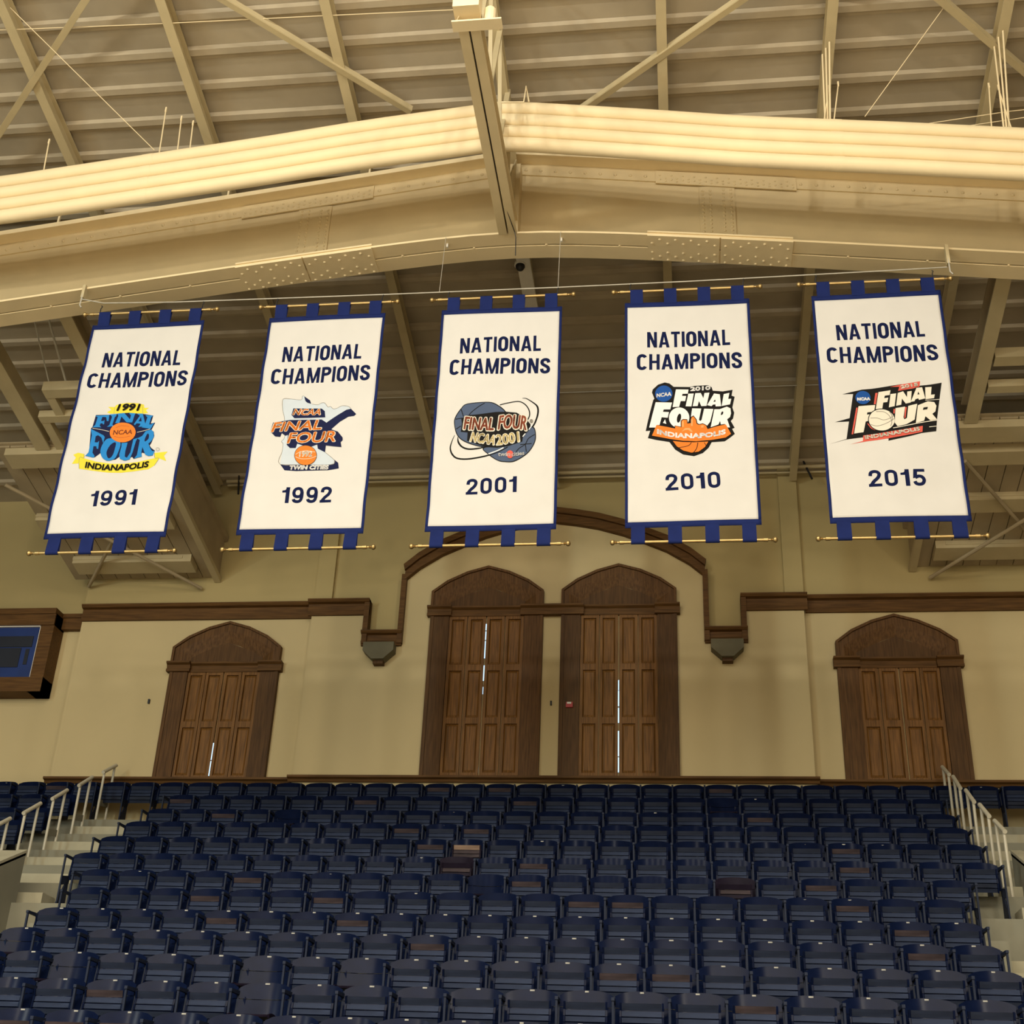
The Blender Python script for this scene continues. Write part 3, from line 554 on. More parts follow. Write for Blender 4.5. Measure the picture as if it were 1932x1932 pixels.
('S','royal',[(-205,238),(-214,193),(-238,156),(-272,132),(-312,124),(-352,135),(-386,161),(-408,200),(-416,246),(-407,291),(-384,328),(-349,353),(-309,360),(-269,350),(-235,323),(-213,283)]),
('T','NCAA',(-397,190),(-214,205),58,0,0.15,4.7,'white'),
('P','white',[(-160,297),(-7,291),(-18,231),(-82,229),(-89,199),(-38,197),(-52,122),(-106,124),(-127,42),(-206,41)]),
('P','white',[(-12,230),(55,232),(22,44),(-48,47)]),
('P','white',[(74,235),(140,236),(170,159),(184,234),(245,236),(204,49),(141,47),(115,123),(97,49),(38,47)]),
('P','white',[(301,222),(370,208),(380,38),(314,37),(312,67),(283,64),(264,43),(212,60)]),
('P','black',[(311,139),(288,102),(316,105)]),
('P','white',[(417,210),(487,230),(468,140),(506,143),(487,61),(386,40)]),
('P','white',[(-411,120),(-211,105),(-235,8),(-314,11),(-324,-22),(-251,-29),(-268,-110),(-341,-100),(-367,-211),(-399,-210),(-418,-246),(-493,-244)]),
('S','white',[(-7,-119),(-18,-174),(-45,-220),(-86,-250),(-133,-260),(-179,-247),(-218,-214),(-244,-167),(-252,-111),(-242,-55),(-215,-9),(-174,21),(-127,31),(-80,18),(-41,-15),(-15,-63)]),
('S','black',[(-108,-129),(-115,-153),(-124,-172),(-135,-184),(-144,-186),(-152,-179),(-157,-163),(-158,-141),(-155,-116),(-148,-92),(-139,-73),(-129,-61),(-119,-59),(-111,-66),(-106,-82),(-105,-104)]),
('P','white',[(30,14),(140,10),(108,-153),(123,-172),(139,-154),(175,8),(285,1),(241,-180),(202,-238),(103,-227),(72,-189),(8,-135)]),
('P','white',[(297,-4),(360,-6),(448,28),(491,4),(495,-70),(480,-122),(445,-150),(475,-266),(438,-264),(415,-216),(368,-221),(360,-169),(340,-220),(245,-258)]),
('S','black',[(372,-88),(383,-44),(403,-45),(395,-78)]),
('P','white',[(-300,-131),(-285,-199),(-326,-183)]),
('T','2010',(14,262),(261,273),62,0,0.1,6.2,'white'),
('P','black',[(-189,-276),(-185,-225),(-113,-245),(-112,-160),(-83,-139),(-33,-144),(-25,-197),(4,-190),(9,-112),(44,-91),(80,-148),(88,-201),(109,-216),(153,-203),(199,-230),(213,-290)]),
('P','orange',[(-405,-213),(-286,-240),(-180,-269),(-179,-232),(-104,-257),(-102,-168),(-83,-150),(-39,-155),(-34,-207),(10,-202),(18,-120),(43,-106),(70,-152),(78,-211),(103,-227),(153,-214),(190,-237),(207,-286),(308,-249),(427,-223),(484,-358),(420,-407),(252,-438),(66,-457),(-89,-445),(-245,-414),(-460,-363)]),
('P','apricot',[(-96,-176),(-76,-162),(-76,-250),(-95,-253)]),
('P','apricot',[(12,-150),(33,-128),(30,-247),(10,-239)]),
('P','apricot',[(-106,-319),(-61,-269),(-5,-271),(32,-328),(7,-327),(-24,-296),(-61,-299)]),
('P','apricot',[(127,-265),(134,-235),(165,-233),(158,-266)]),
('P','orange',[(-211,-444),(-90,-463),(34,-471),(211,-462),(169,-537),(93,-599),(6,-611),(-92,-579),(-166,-519)]),
('L','black',8.7,[(9,-473),(-29,-516),(-141,-541)]),
('L','black',8.6,[(87,-476),(69,-555),(31,-612)]),
('L','black',7.4,[(161,-475),(182,-515)]),
('T','INDIANAPOLIS',(-400,-343),(422,-361),72,-66,0,6.8,'white'),
]),
2015:(4.724,[('NATIONAL',(-520,951),(536,958),236),('CHAMPIONS',(-661,613),(656,601),229),('2015',(-312,-1129),(340,-1126),215)],[
('P','black',[(-518,159),(-279,218),(-174,228),(51,264),(193,283),(183,254),(404,254),(523,263),(657,281),(546,-240),(522,-397),(351,-417),(202,-455),(-38,-508),(-31,-478),(-327,-455),(-526,-484),(-713,-534),(-518,-475),(-470,-231),(-636,-239),(-459,-183),(-392,155)]),
('P','red',[(50,250),(163,273),(411,318),(396,241),(305,213),(140,188),(160,246)]),
('P','red',[(-480,-550),(-331,-507),(-321,-429),(-155,-404),(-8,-379),(375,-318),(363,-400),(168,-437),(-53,-477),(-296,-513)]),
('P','red',[(-128,167),(-101,170),(-138,6),(-160,7)]),
('P','red',[(-370,-39),(-352,-40),(-437,-412),(-455,-412)]),
('P','red',[(65,-64),(83,-65),(70,-127),(56,-126)]),
('P','red',[(-259,-252),(-226,-293),(-173,-360),(-222,-332),(-254,-278)]),
('P','cream',[(-90,179),(53,201),(36,134),(-20,127),(-31,91),(18,98),(1,36),(-48,29),(-66,-55),(-144,-65)]),
('P','cream',[(48,147),(115,153),(80,-25),(12,-40)]),
('P','cream',[(134,157),(198,177),(234,90),(245,171),(297,177),(270,13),(211,2),(174,75),(158,-10),(98,-21)]),
('P','cream',[(357,220),(424,227),(444,64),(369,45),(363,67),(326,55),(316,29),(271,22)]),
('P','black',[(358,121),(384,125),(373,166)]),
('P','cream',[(460,225),(534,227),(515,115),(559,118),(546,65),(446,51)]),
('P','cream',[(-343,-22),(-146,-7),(-166,-100),(-247,-111),(-254,-141),(-213,-138),(-250,-230),(-276,-238),(-314,-386),(-425,-404)]),
('S','black',[(71,-224),(53,-284),(14,-335),(-41,-367),(-102,-377),(-162,-363),(-210,-327),(-240,-274),(-247,-212),(-230,-151),(-191,-100),(-136,-67),(-74,-57),(-14,-72),(35,-109),(64,-162)]),
('S','cream',[(61,-223),(45,-280),(8,-326),(-43,-357),(-101,-366),(-157,-353),(-203,-319),(-231,-270),(-238,-213),(-221,-156),(-185,-109),(-133,-78),(-75,-69),(-18,-82),(27,-117),(55,-166)]),
('L','grey',7.3,[(-217,-191),(-137,-192),(-66,-219),(9,-195),(57,-153)]),
('L','grey',7.2,[(-225,-279),(-146,-302),(-34,-264),(60,-201)]),
('L','grey',7.3,[(-144,-101),(-56,-104),(5,-160),(26,-249),(6,-309)]),
('L','grey',7.3,[(7,-93),(35,-152),(35,-231)]),
('P','cream',[(88,-56),(199,-42),(166,-192),(175,-219),(205,-202),(236,-35),(341,-12),(290,-231),(190,-289),(86,-312),(58,-258)]),
('P','red',[(198,-51),(217,-49),(188,-197),(175,-201)]),
('P','cream',[(346,-35),(468,19),(540,7),(560,-47),(540,-126),(500,-160),(546,-240),(469,-251),(417,-192),(396,-253),(299,-280)]),
('P','black',[(397,-103),(408,-68),(460,-61),(449,-96)]),
('L','cream',10.1,[(33,-336),(291,-288),(545,-249)]),
('L','cream',8.6,[(445,-342),(529,-332)]),
('L','cream',7.2,[(440,33),(606,42)]),
('S','royal',[(-193,93),(-203,57),(-225,27),(-255,8),(-289,2),(-323,11),(-350,32),(-366,63),(-370,100),(-361,135),(-339,165),(-308,185),(-274,191),(-241,182),(-213,161),(-197,129)]),
('T','NCAA',(-352,50),(-195,54),48,0,0.1,6.4,'white'),
('T','2015',(175,209),(382,246),48,0,0.1,4.6,'cream'),
('T','INDIANAPOLIS',(-301,-489),(339,-386),55,0,0,4.4,'cream'),
]),
}

YB = 13.75
def wave(x, z, ph):
    e = min(1, max(0, (1.54 - z) / .5)) * min(1, max(0, (z + 1.50) / .25))
    u = .011 * math.sin(2.1 * x + 1.3 * z + ph) + .006 * math.sin(4.3 * x - 2.2 * z + 2 * ph) * e
    sag = math.sqrt(max(0, (x * 1.15) ** 2 + ((z + .35) * .75) ** 2))
    q = min(1, max(0, (-.95 - z) / .3))
    u += (.0035 + .006 * q) * math.sin(9 * sag + ph) * e + .0025 * math.sin(11 * x + 6 * z + ph) * e
    ed = max(0, abs(x) - .55) / .21
    u += .010 * math.sin(10 * z + 3 * ph + 5 * x) * ed * e
    return u
def conform(bm, ph, off, step=.03):
    for axis in (0, 2):
        c = [v.co[axis] for v in bm.verts]; lo, hi = min(c), max(c)
        k = math.ceil(lo / step)
        while k * step < hi:
            co = [0, 0, 0]; co[axis] = k * step; no = [0, 0, 0]; no[axis] = 1
            bmesh.ops.bisect_plane(bm, geom=bm.verts[:] + bm.edges[:] + bm.faces[:], plane_co=co, plane_no=no, dist=1e-5); k += 1
    for v in bm.verts: v.co.y = wave(v.co.x, v.co.z, ph) - off
def catmull(p, n=5):
    out = []; k = len(p)
    for i in range(k):
        a, b, c, d = [Vector(p[(i + j - 1) % k]) for j in range(4)]
        for t in range(n):
            t /= n; out.append(tuple(.5 * (2 * b + (c - a) * t + (2 * a - 5 * b + 4 * c - d) * t * t + (3 * b - a - 3 * c + d) * t ** 3)))
    return out
FT = {}
def text_mesh(s, bold, sx):
    key = (s, round(bold, 3))
    if key not in FT:
        cu = bpy.data.curves.new('t', 'FONT'); cu.body = s; cu.resolution_u = 3; cu.offset = bold; cu.fill_mode = 'FRONT'
        o = bpy.data.objects.new('t', cu); COL.objects.link(o); dg = bpy.context.evaluated_depsgraph_get()
        me = bpy.data.meshes.new_from_object(o.evaluated_get(dg)); bpy.data.objects.remove(o)
        FT[key] = ([v.co.copy() for v in me.vertices], [tuple(p.vertices) for p in me.polygons])
    return FT[key]
def put_text(bm, mi, s, A, B, h, sag, shear, bold, off, ph):
    vs, fs = text_mesh(s, 0, 1)
    x0 = min(v.x for v in vs); x1 = max(v.x for v in vs); z0 = min(v.y for v in vs); z1 = max(v.y for v in vs)
    A = Vector((A[0], A[1])); B = Vector((B[0], B[1])); d = B - A; n = Vector((-d.y, d.x)).normalized(); L = d.length; dn = d.normalized()
    A = A + dn * bold + n * bold; d = dn * (L - 2 * bold); h = h - 2 * bold
    t_bm = bmesh.new()
    for k in range(8 if bold > .0015 else 1):
        ox, oz = (bold * math.cos(k * math.pi / 4), bold * math.sin(k * math.pi / 4)) if bold > .0015 else (0, 0); nv = []
        for v in vs:
            t = (v.x - x0) / (x1 - x0); q = (v.y - z0) / (z1 - z0)
            p = A + d * t + n * (q * h + 4 * sag * t * (1 - t) + oz) + dn * (shear * h * (q - .5) * .8 + ox)
            nv.append(t_bm.verts.new((p.x, 0, p.y)))
        for f in fs:
            try: t_bm.faces.new([nv[i] for i in f])
            except ValueError: pass
    merge(bm, t_bm, mi, off, ph)
def rect(a, b, c, d): return ('p', [(a, b), (c, b), (c, d), (a, d)])
def ringpts(w, s, a0=0, a1=360, n=28):
    r = w / 2 - s / 2; out = []
    for k in range(n + 1):
        t = math.radians(a0 + (a1 - a0) * k / n); x = w / 2 + r * math.cos(t); y = .5 + (.5 - s / 2 - r) * (1 if math.sin(t) > 0 else -1) * min(1, abs(math.sin(t)) * 3) + r * math.sin(t); out.append((x, y))
    return out
SWD = .19
GL = {'N': (.64, [rect(0, 0, SWD, 1), rect(.64 - SWD, 0, .64, 1), ('p', [(0, 1), (SWD * 1.1, 1), (.64, 0), (.64 - SWD * 1.1, 0)])]),
      'A': (.70, [('p', [(0, 0), (.20, 0), (.42, 1), (.24, 1)]), ('p', [(.50, 0), (.70, 0), (.46, 1), (.28, 1)]), rect(.14, .19, .56, .34)]),
      'T': (.58, [rect(0, .83, .58, 1), rect(.29 - SWD / 2, 0, .29 + SWD / 2, 1)]), 'I': (SWD, [rect(0, 0, SWD, 1)]), 'L': (.50, [rect(0, 0, SWD, 1), rect(0, 0, .50, .17)]),
      'O': (.64, [('s', ringpts(.64, SWD))]), '0': (.60, [('s', ringpts(.60, SWD))]), 'C': (.64, [('s', ringpts(.64, SWD, 28, 332))]),
      'H': (.64, [rect(0, 0, SWD, 1), rect(.64 - SWD, 0, .64, 1), rect(0, .42, .64, .58)]),
      'M': (.82, [rect(0, 0, .18, 1), rect(.64, 0, .82, 1), ('p', [(0, 1), (.21, 1), (.48, 0), (.34, 0)]), ('p', [(.61, 1), (.82, 1), (.48, 0), (.34, 0)])]),
      'P': (.60, [rect(0, 0, SWD, 1), ('s', [(.08, .915), (.30, .915), (.44, .88), (.505, .79), (.505, .67), (.44, .57), (.30, .53), (.08, .53)])]),
      'S': (.62, [('s', [(.525, .70), (.47, .85), (.31, .91), (.15, .86), (.10, .73), (.16, .60), (.31, .51), (.47, .41), (.525, .27), (.47, .14), (.31, .09), (.15, .14), (.095, .31)])]),
      '1': (.38, [rect(.38 - SWD, 0, .38, 1), ('p', [(.25, 1), (.30, 1), (.30, .66), (0, .66), (0, .79), (.15, .82)])]),
      '2': (.58, [('s', [(.095, .64), (.13, .84), (.29, .91), (.44, .85), (.485, .70), (.41, .51), (.24, .32), (.12, .12)]), rect(0, 0, .58, .17)]),
      '5': (.60, [rect(.08, .83, .56, 1), ('p', [(.08, 1), (.25, 1), (.21, .50), (.03, .44)]), ('s', [(.12, .48), (.28, .57), (.43, .52), (.505, .34), (.44, .15), (.29, .09), (.15, .14), (.095, .27)])]),
      '9': (.60, [('s', [(.505, .65), (.45, .84), (.30, .91), (.15, .84), (.095, .65), (.15, .46), (.30, .40), (.45, .46), (.505, .65)]), ('s', [(.505, .68), (.505, .36), (.44, .15), (.29, .09), (.15, .14), (.10, .25)])])}
def put_block(bm, s, A, B, h, off, ph, gap=.11):
    W = sum(GL[c][0] for c in s) + gap * (len(s) - 1); A = Vector(A); B = Vector(B); d = (B - A) / W; n = Vector((-d.y, d.x)).normalized() * h; x = 0
    for c in s:
        w, parts = GL[c]
        for k, pts in parts:
            if k == 'p': put_poly(bm, 0, [tuple(A + d * (x + a) + n * b) for a, b in pts], off, ph)
            else: put_line(bm, 0, [tuple(A + d * (x + a) + n * b) for a, b in pts], SWD * h * .98, off, ph, False)
        x += w + gap
def merge(bm, src, mi, off, ph):
    conform(src, ph, off)
    bmesh.ops.triangulate(src, faces=src.faces[:])
    m = {v: bm.verts.new(v.co) for v in src.verts}
    for f in src.faces:
        q = [m[v] for v in f.verts]; a, b, c = [x.co for x in q[:3]]
        if (b - a).cross(c - a).y > 0: q.reverse()
        nf = bm.faces.new(q); nf.material_index = mi
    src.free()
def put_poly(bm, mi, pts, off, ph):
    b = bmesh.new(); ar = sum(pts[i][0] * pts[(i + 1) % len(pts)][1] - pts[(i + 1) % len(pts)][0] * pts[i][1] for i in range(len(pts)))
    if ar < 0: pts = pts[::-1]
    f = b.faces.new([b.verts.new((x, 0, z)) for x, z in pts]); f.normal_update(); bmesh.ops.triangulate(b, faces=[f], ngon_method='EAR_CLIP'); merge(bm, b, mi, off, ph)
def put_line(bm, mi, pts, wd, off, ph, taper=True):
    if len(pts) > 2:
        q = []
        for i in range(len(pts) - 1):
            a, b, c, d = [Vector(pts[max(0, min(len(pts) - 1, i + j - 1))]) for j in range(4)]
            for t in range(4): t /= 4; q.append(tuple(.5 * (2 * b + (c - a) * t + (2 * a - 5 * b + 4 * c - d) * t * t + (3 * b - a - 3 * c + d) * t ** 3)))
        pts = q + [pts[-1]]
    P = [Vector(p) for p in pts]; l = []; r = []
    for i, p in enumerate(P):
        d = (P[min(i + 1, len(P) - 1)] - P[max(i - 1, 0)]).normalized(); n = Vector((-d.y, d.x)); e = wd / 2
        if taper and wd > .016 and len(P) > 20: e *= .25 + .75 * min(1, 5 * min(i, len(P) - 1 - i) / len(P))
        l.append(p + n * e); r.append(p - n * e)
    b = bmesh.new(); L = [b.verts.new((p.x, 0, p.y)) for p in l]; Rr = [b.verts.new((p.x, 0, p.y)) for p in r]
    for i in range(len(P) - 1): b.faces.new((L[i], L[i + 1], Rr[i + 1], Rr[i]))
    merge(bm, b, mi, off, ph)
DESC = {1991: 'white 1991 champions banner with blue lettered emblem and yellow ribbons', 1992: 'white 1992 champions banner with orange letters on a pale state outline', 2001: 'white 2001 champions banner with slate blue balls and swoosh rings',
        2010: 'white 2010 champions banner with black outlined emblem over half a basketball', 2015: 'white 2015 champions banner with slanted black and red emblem'}
ZC = 10.37; ZT_, ZBm = 11.945, 8.845
def grid(bm, x0, x1, z0, z1, nx, nz, ph, off, sub=None):
    V = [[bm.verts.new((x0 + (x1 - x0) * i / nx, wave(x0 + (x1 - x0) * i / nx, z0 + (z1 - z0) * j / nz, ph) - off, z0 + (z1 - z0) * j / nz)) for i in range(nx + 1)] for j in range(nz + 1)]
    for j in range(nz):
        for i in range(nx): bm.faces.new((V[j][i], V[j][i + 1], V[j + 1][i + 1], V[j + 1][i]))
def bm_obj(bm, name, mats, parent, smooth=True):
    me = bpy.data.meshes.new(name); bm.to_mesh(me); bm.free()
    for m in mats: me.materials.append(m)
    for p in me.polygons: p.use_smooth = smooth
    o = bpy.data.objects.new(name, me); COL.objects.link(o); o.parent = parent; return o
def solid(o, t):
    m = o.modifiers.new('thickness', 'SOLIDIFY'); m.thickness = t; m.offset = 0
for i, (yr, (cx, titles, emb)) in enumerate(BANNERS.items()):
    ph = 1.7 * i + .4
    root = thing('championship_banner', (cx, YB, ZC), DESC[yr], 'banner', 'national champions banners')
    t, b = ZT_ - ZC, ZBm - ZC; W = .757
    bm = bmesh.new(); grid(bm, -W, W, b, t, 44, 84, ph, 0); o = bm_obj(bm, 'cloth', [M['cloth']], root); solid(o, .004)
    bm = bmesh.new()
    grid(bm, -W - .03, W + .03, t - .004, t + .07, 30, 2, ph, 0); grid(bm, -W - .03, W + .03, b - .07, b + .004, 30, 2, ph, 0)
    grid(bm, -W - .03, -W + .003, b, t, 1, 60, ph, 0); grid(bm, W - .003, W + .03, b, t, 1, 60, ph, 0)
    o = bm_obj(bm, 'hem', [M['hem']], root); solid(o, .007)
    zr, zs = 12.195 - ZC, 8.585 - ZC
    for zz, edge in ((zr, t + .05), (zs, b - .05)):
        sg = 1 if zz > 0 else -1
        for fx in (.08, .363, .646, .925):
            xc = -W + 2 * W * fx; bm = bmesh.new(); pr = [(wave(xc, edge, ph) - .004, edge)]
            pr += [(-.024, zz - sg * .005)] + [(-.024 * math.cos(a * math.pi / 6), zz + sg * .024 * math.sin(a * math.pi / 6)) for a in range(7)] + [(.022, zz - sg * .02), (wave(xc, edge, ph) + .004, edge)]
            V = [[bm.verts.new((xc + dx, y, z)) for y, z in pr] for dx in (-.08, .08)]
            for q in range(len(pr) - 1): bm.faces.new((V[0][q], V[1][q], V[1][q + 1], V[0][q + 1]))
            o = bm_obj(bm, 'tab', [M['hem']], root, False); solid(o, .004)
        mb = MB().tube([(-.85, 0, zz), (.85, 0, zz)], .019, 12); me = mb.mats.append(M['brass']); ro = bpy.data.objects.new('rod', mb.mesh('rod', True)); COL.objects.link(ro); ro.parent = root
        for e in (-1, 1):
            mb = MB().lathe((e * .80, 0, zz), (e, 0, 0), [(0, .024), (.05, .024), (.055, .014), (.08, .012), (.09, .022), (.10, .012), (.106, .02), (.118, .031), (.132, .035), (.147, .031), (.158, .02), (.163, .004)], 12); mb.mats.append(M['brass'])
            fo = bpy.data.objects.new('finial', mb.mesh('finial', True)); COL.objects.link(fo); fo.parent = ro
    # print: title, emblem, year
    bm = bmesh.new()
    for s, A, B, h in titles[:2]: put_block(bm, s, (A[0] / 1000, A[1] / 1000), (B[0] / 1000, B[1] / 1000), .236, .0032, ph)
    bm_obj(bm, 'title_lettering', [M['ink']], root, False)
    bm = bmesh.new(); s, A, B, h = titles[2]; put_block(bm, s, (A[0] / 1000, A[1] / 1000), (B[0] / 1000, B[1] / 1000), .220, .0032, ph, .12)
    bm_obj(bm, 'year_lettering', [M['ink']], root, False)
    bm = bmesh.new(); mats = []; off = .003
    for e in emb:
        col = e[-1] if e[0] == 'T' else e[1]
        m = INK[col]
        if m not in mats: mats.append(m)
        mi = mats.index(m); off += .0004
        if e[0] == 'P': put_poly(bm, mi, [(x / 1000, z / 1000) for x, z in e[2]], off, ph)
        elif e[0] == 'S': put_poly(bm, mi, catmull([(x / 1000, z / 1000) for x, z in e[2]]), off, ph)
        elif e[0] == 'L': put_line(bm, mi, [(x / 1000, z / 1000) for x, z in e[3]], e[2] / 1000, off, ph)
        else:
            _, s, A, B, h, sag, sh, bo, _c = e
            put_text(bm, mi, s, (A[0] / 1000, A[1] / 1000), (B[0] / 1000, B[1] / 1000), h / 1000, sag / 1000, sh, bo / 1000 * .8, off, ph)
    bm_obj(bm, 'emblem', mats, root, False)
    for sgn in (-1, 1):
        hx = cx + sgn * .72; zr2 = 12.195
        MB().tube([(hx, YB, zr2 + .02), (hx, YB, zr2 + .09), (hx + .015, YB, zr2 + .125), (hx, YB, zr2 + .14)], .007, 6).build('hook', M['black'], root)
rod('banner_cable', [(-5.9, 13.86, 12.55), (-5.5, YB, 12.38), (-4.487, YB, 12.345), (-1.519, YB, 12.322), (.7, YB, 12.318), (2.413, YB, 12.325), (4.9, YB, 12.36), (5.66, 13.86, 12.46)], .008, 'cable', 'steel cable the five banners hang from, strung under the girder', 'cable')
for x, z, lb in ((-5.9, 12.56, 'left'), (5.69, 12.50, 'right')):
    k = thing('cable_anchor', (x, 13.9, z), 'small steel clamp on the girder flange at the %s end of the banner cable' % lb, 'clamp')
    MB().box(x - .02, x + .02, 13.85, 13.93, z + .02, zb(x) + .04).build('clamp', M['steel'], k); MB().tube([(x, 13.86, z + .12), (x, 13.85, z - .12), (x + .03, 13.85, z - .16)], .010, 6).build('eye_bolt', M['cable'], k)
for x, lb in ((-.85, 'left'), (.72, 'right')):
    k = thing('drop_wire', (x, 13.9, 13.2), 'thin wire dropping from the girder flange to the banner cable, %s of centre' % lb, 'wire')
    MB().tube([(x, 13.88, zb(x)), (x, YB, 12.33)], .004, 5).build('wire', M['cable'], k); MB().box(x - .012, x + .012, 14.0, 14.03, zb(x) - .06, zb(x)).build('clip', M['white'], k)
# ---------------- seats ----------------
def seat_meshes():
    out = {}
    # backrest: two bowed boards, upper one with a crowned top edge
    def board(mb, z0, z1f, yoff, t=.016):
        n = 8; vs = []; 
        for side in (0, 1):
            for i in range(n + 1):
                u = -1 + 2 * i / n; x = u * .240; bow = -.05 * u * u
                for z in (z0, z1f(u)):
                    y = yoff + bow + (z - .80) * .20 + (t if side else 0); vs.append((x, y, z))
        k = (n + 1) * 2; fs = []
        for i in range(n):
            a = 2 * i; fs += [(a, a + 2, a + 3, a + 1), (k + a, k + a + 1, k + a + 3, k + a + 2), (a, k + a, k + a + 2, a + 2), (a + 1, a + 3, k + a + 3, k + a + 1)]
        fs += [(0, 1, k + 1, k), (2 * n, k + 2 * n, k + 2 * n + 1, 2 * n + 1)]
        mb.add(vs, fs)
    mb = MB().use(M['seat']); board(mb, .645, lambda u: .80 - .035 * u ** 2 - .02 * u ** 8, 0); board(mb, .43, lambda u: .643, .010)
    for s in (-1, 1): mb.box(s * .19 - .012, s * .19 + .012, -.06, -.02, .45, .66)
    out['back'] = mb.mesh('backrest', True)
    mb = MB().use(M['seat_dark']); board(mb, .645, lambda u: .80 - .035 * u ** 2 - .02 * u ** 8, 0); board(mb, .43, lambda u: .643, .010); out['back_dark'] = mb.mesh('backrest', True)
    # folded pan: side rails and curved slats, hinge line low at the rear
    def pan(mb, slats, rail, down=False):
        P = [(-.196, .675), (-.176, .608), (-.190, .552), (-.195, .500), (-.187, .444), (-.170, .390)]
        if down: P = [(-.50, .445), (-.43, .462), (-.36, .462), (-.29, .455), (-.22, .445), (-.15, .440)]
        mb.use(M[rail])
        for s in (-1, 1):
            for a, b in zip(P, P[1:]):
                mb.bar((s * .188, a[0] + .0, a[1]), (s * .188, b[0], b[1]), .018, .030, (0, 0, 1) if down else (0, 1, 0))
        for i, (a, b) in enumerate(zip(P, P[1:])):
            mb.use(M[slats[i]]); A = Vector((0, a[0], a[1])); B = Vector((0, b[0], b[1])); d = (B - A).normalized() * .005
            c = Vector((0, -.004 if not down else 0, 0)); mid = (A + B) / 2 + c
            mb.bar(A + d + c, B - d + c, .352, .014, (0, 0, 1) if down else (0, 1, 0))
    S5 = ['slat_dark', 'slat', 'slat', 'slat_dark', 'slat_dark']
    for key, sl, rl, dn in (('pan', S5, 'seat', False), ('pan_worn', ['slat_worn'] + S5[1:], 'seat', False), ('pan_tan', ['slat_tan', 'slat_worn', 'slat_worn', 'slat', 'slat'], 'seat_dark', False), ('pan_dark', ['seat_dark', 'slat_worn', 'seat_dark', 'seat_dark', 'seat_dark'], 'seat_dark', False), ('pan_down', ['seat_dark'] * 5, 'seat_dark', True)):
        mb = MB(); pan(mb, sl, rl, dn); out[key] = mb.mesh('seat_pan')
    # standard between two seats: front post, arm, curved rear leg
    mb = MB().use(M['iron'])
    mb.box(-.010, .010, -.31, -.285, .06, .68)
    mb.prismx([(-.32, .672), (-.32, .70), (-.06, .71), (-.03, .74), (-.015, .70), (-.05, .675)], -.014, .014)
    mb.prismx([(-.30, .30), (-.30, .42), (-.10, .46), (-.06, .70), (-.03, .70), (-.08, .36)], -.010, .010)
    mb.prismx([(-.33, 0), (-.33, .05), (-.29, .14), (-.14, .38), (-.09, .36), (-.07, .04), (-.07, 0)], -.010, .010)
    out['standard'] = mb.mesh('standard')
    out['plate'] = MB().use(M['plate']).box(-.020, .020, -.006, -.001, .780, .793).mesh('number_plate')
    return out
SM = seat_meshes()
def kid(name, me, root, x=0):
    o = bpy.data.objects.new(name, me); o.parent = root; o.location = (x, 0, 0); COL.objects.link(o); return o
PH = {0: .29, 1: .29, 2: .045, 3: .045, 4: .045, 5: .045}
PLACES = {12: 'top', 11: 'second', 10: 'third', 9: 'fourth', 8: 'fifth', 7: 'sixth', 6: 'seventh', 5: 'eighth', 4: 'ninth', 3: 'tenth', 2: 'eleventh', 1: 'twelfth'}
ROWS = {12: (-10.72, 37), 11: (-5.715, 24), 10: (-5.715, 24), 9: (-5.715, 24), 8: (-5.715, 24), 7: (-5.715, 24), 6: (-5.21, 22), 5: (-4.955, 21), 4: (-4.955, 21), 3: (-4.955, 21), 2: (-4.955, 21), 1: (-4.71, 21), 0: (-4.21, 18)}
# (row, x) of seats the photo shows with the pan folded down, or with odd slats
DOWN = [(2, -.53 - 2.4 + 2.4), (6, -.18), (1, -1.5), (11, 2.45), (2, -1.68)]
def near(row, x, lst): return any(r == row and abs(x - q) < .26 for r, q in lst)
DOWN = [(2, -1.45 + .5), (2, -3.95), (2, -1.95), (6, -.21), (1, -1.71), (3, -4.955), (11, 2.79), (10, -3.71)]
TAN = [(8, -.715)]; DARK = [(7, -.715), (6, 2.29 + .5)]
cnt = 0; proto = None
for k, (x0, n) in ROWS.items():
    for i in range(n):
        x = x0 + .5 * i
        if k == 12 and -7.3 < x < -6.25 and False: continue
        state = 'down' if near(k, x, DOWN) else 'tan' if near(k, x, TAN) else 'dark' if near(k, x, DARK) else 'worn' if (k == 0 and R.random() < .75) or (k > 0 and R.random() < .12) else ''
        row = 'bottom row' if k == 0 else 'top row' if k == 12 else PLACES[k] + ' row from top'
        end = 'leftmost' if i == 0 else 'rightmost' if i == n - 1 else ordn(i + 1) + ' from the left'
        kind = {'down': 'blue seat with pan down', 'tan': 'seat with bare tan top slat', 'dark': 'dark plum stadium seat', 'worn': 'folded blue seat with worn slat', '': 'folded navy stadium seat'}[state]
        root = thing('stadium_seat', (x, YK[k], ZT[k]), '%s, %s, %s' % (kind, end, row), 'seat', 'folding seats in the stand')
        root.rotation_euler = (0, 0, R.uniform(-.012, .012))
        kid('backrest', SM['back_dark' if state == 'dark' else 'back'], root)
        kid('seat_pan', SM[{'down': 'pan_down', 'tan': 'pan_tan', 'dark': 'pan_dark', 'worn': 'pan_worn', '': 'pan'}[state]], root)
        kid('standard', SM['standard'], root, -.25)
        if i == n - 1: kid('standard', SM['standard'], root, .25)
        if k < 11 or R.random() < .5:
            p = kid('number_plate', SM['plate'], root); p.scale = (R.uniform(.8, 1.1), 1, R.uniform(.6, 1.0) if k > 4 else 1)
        cnt += 1
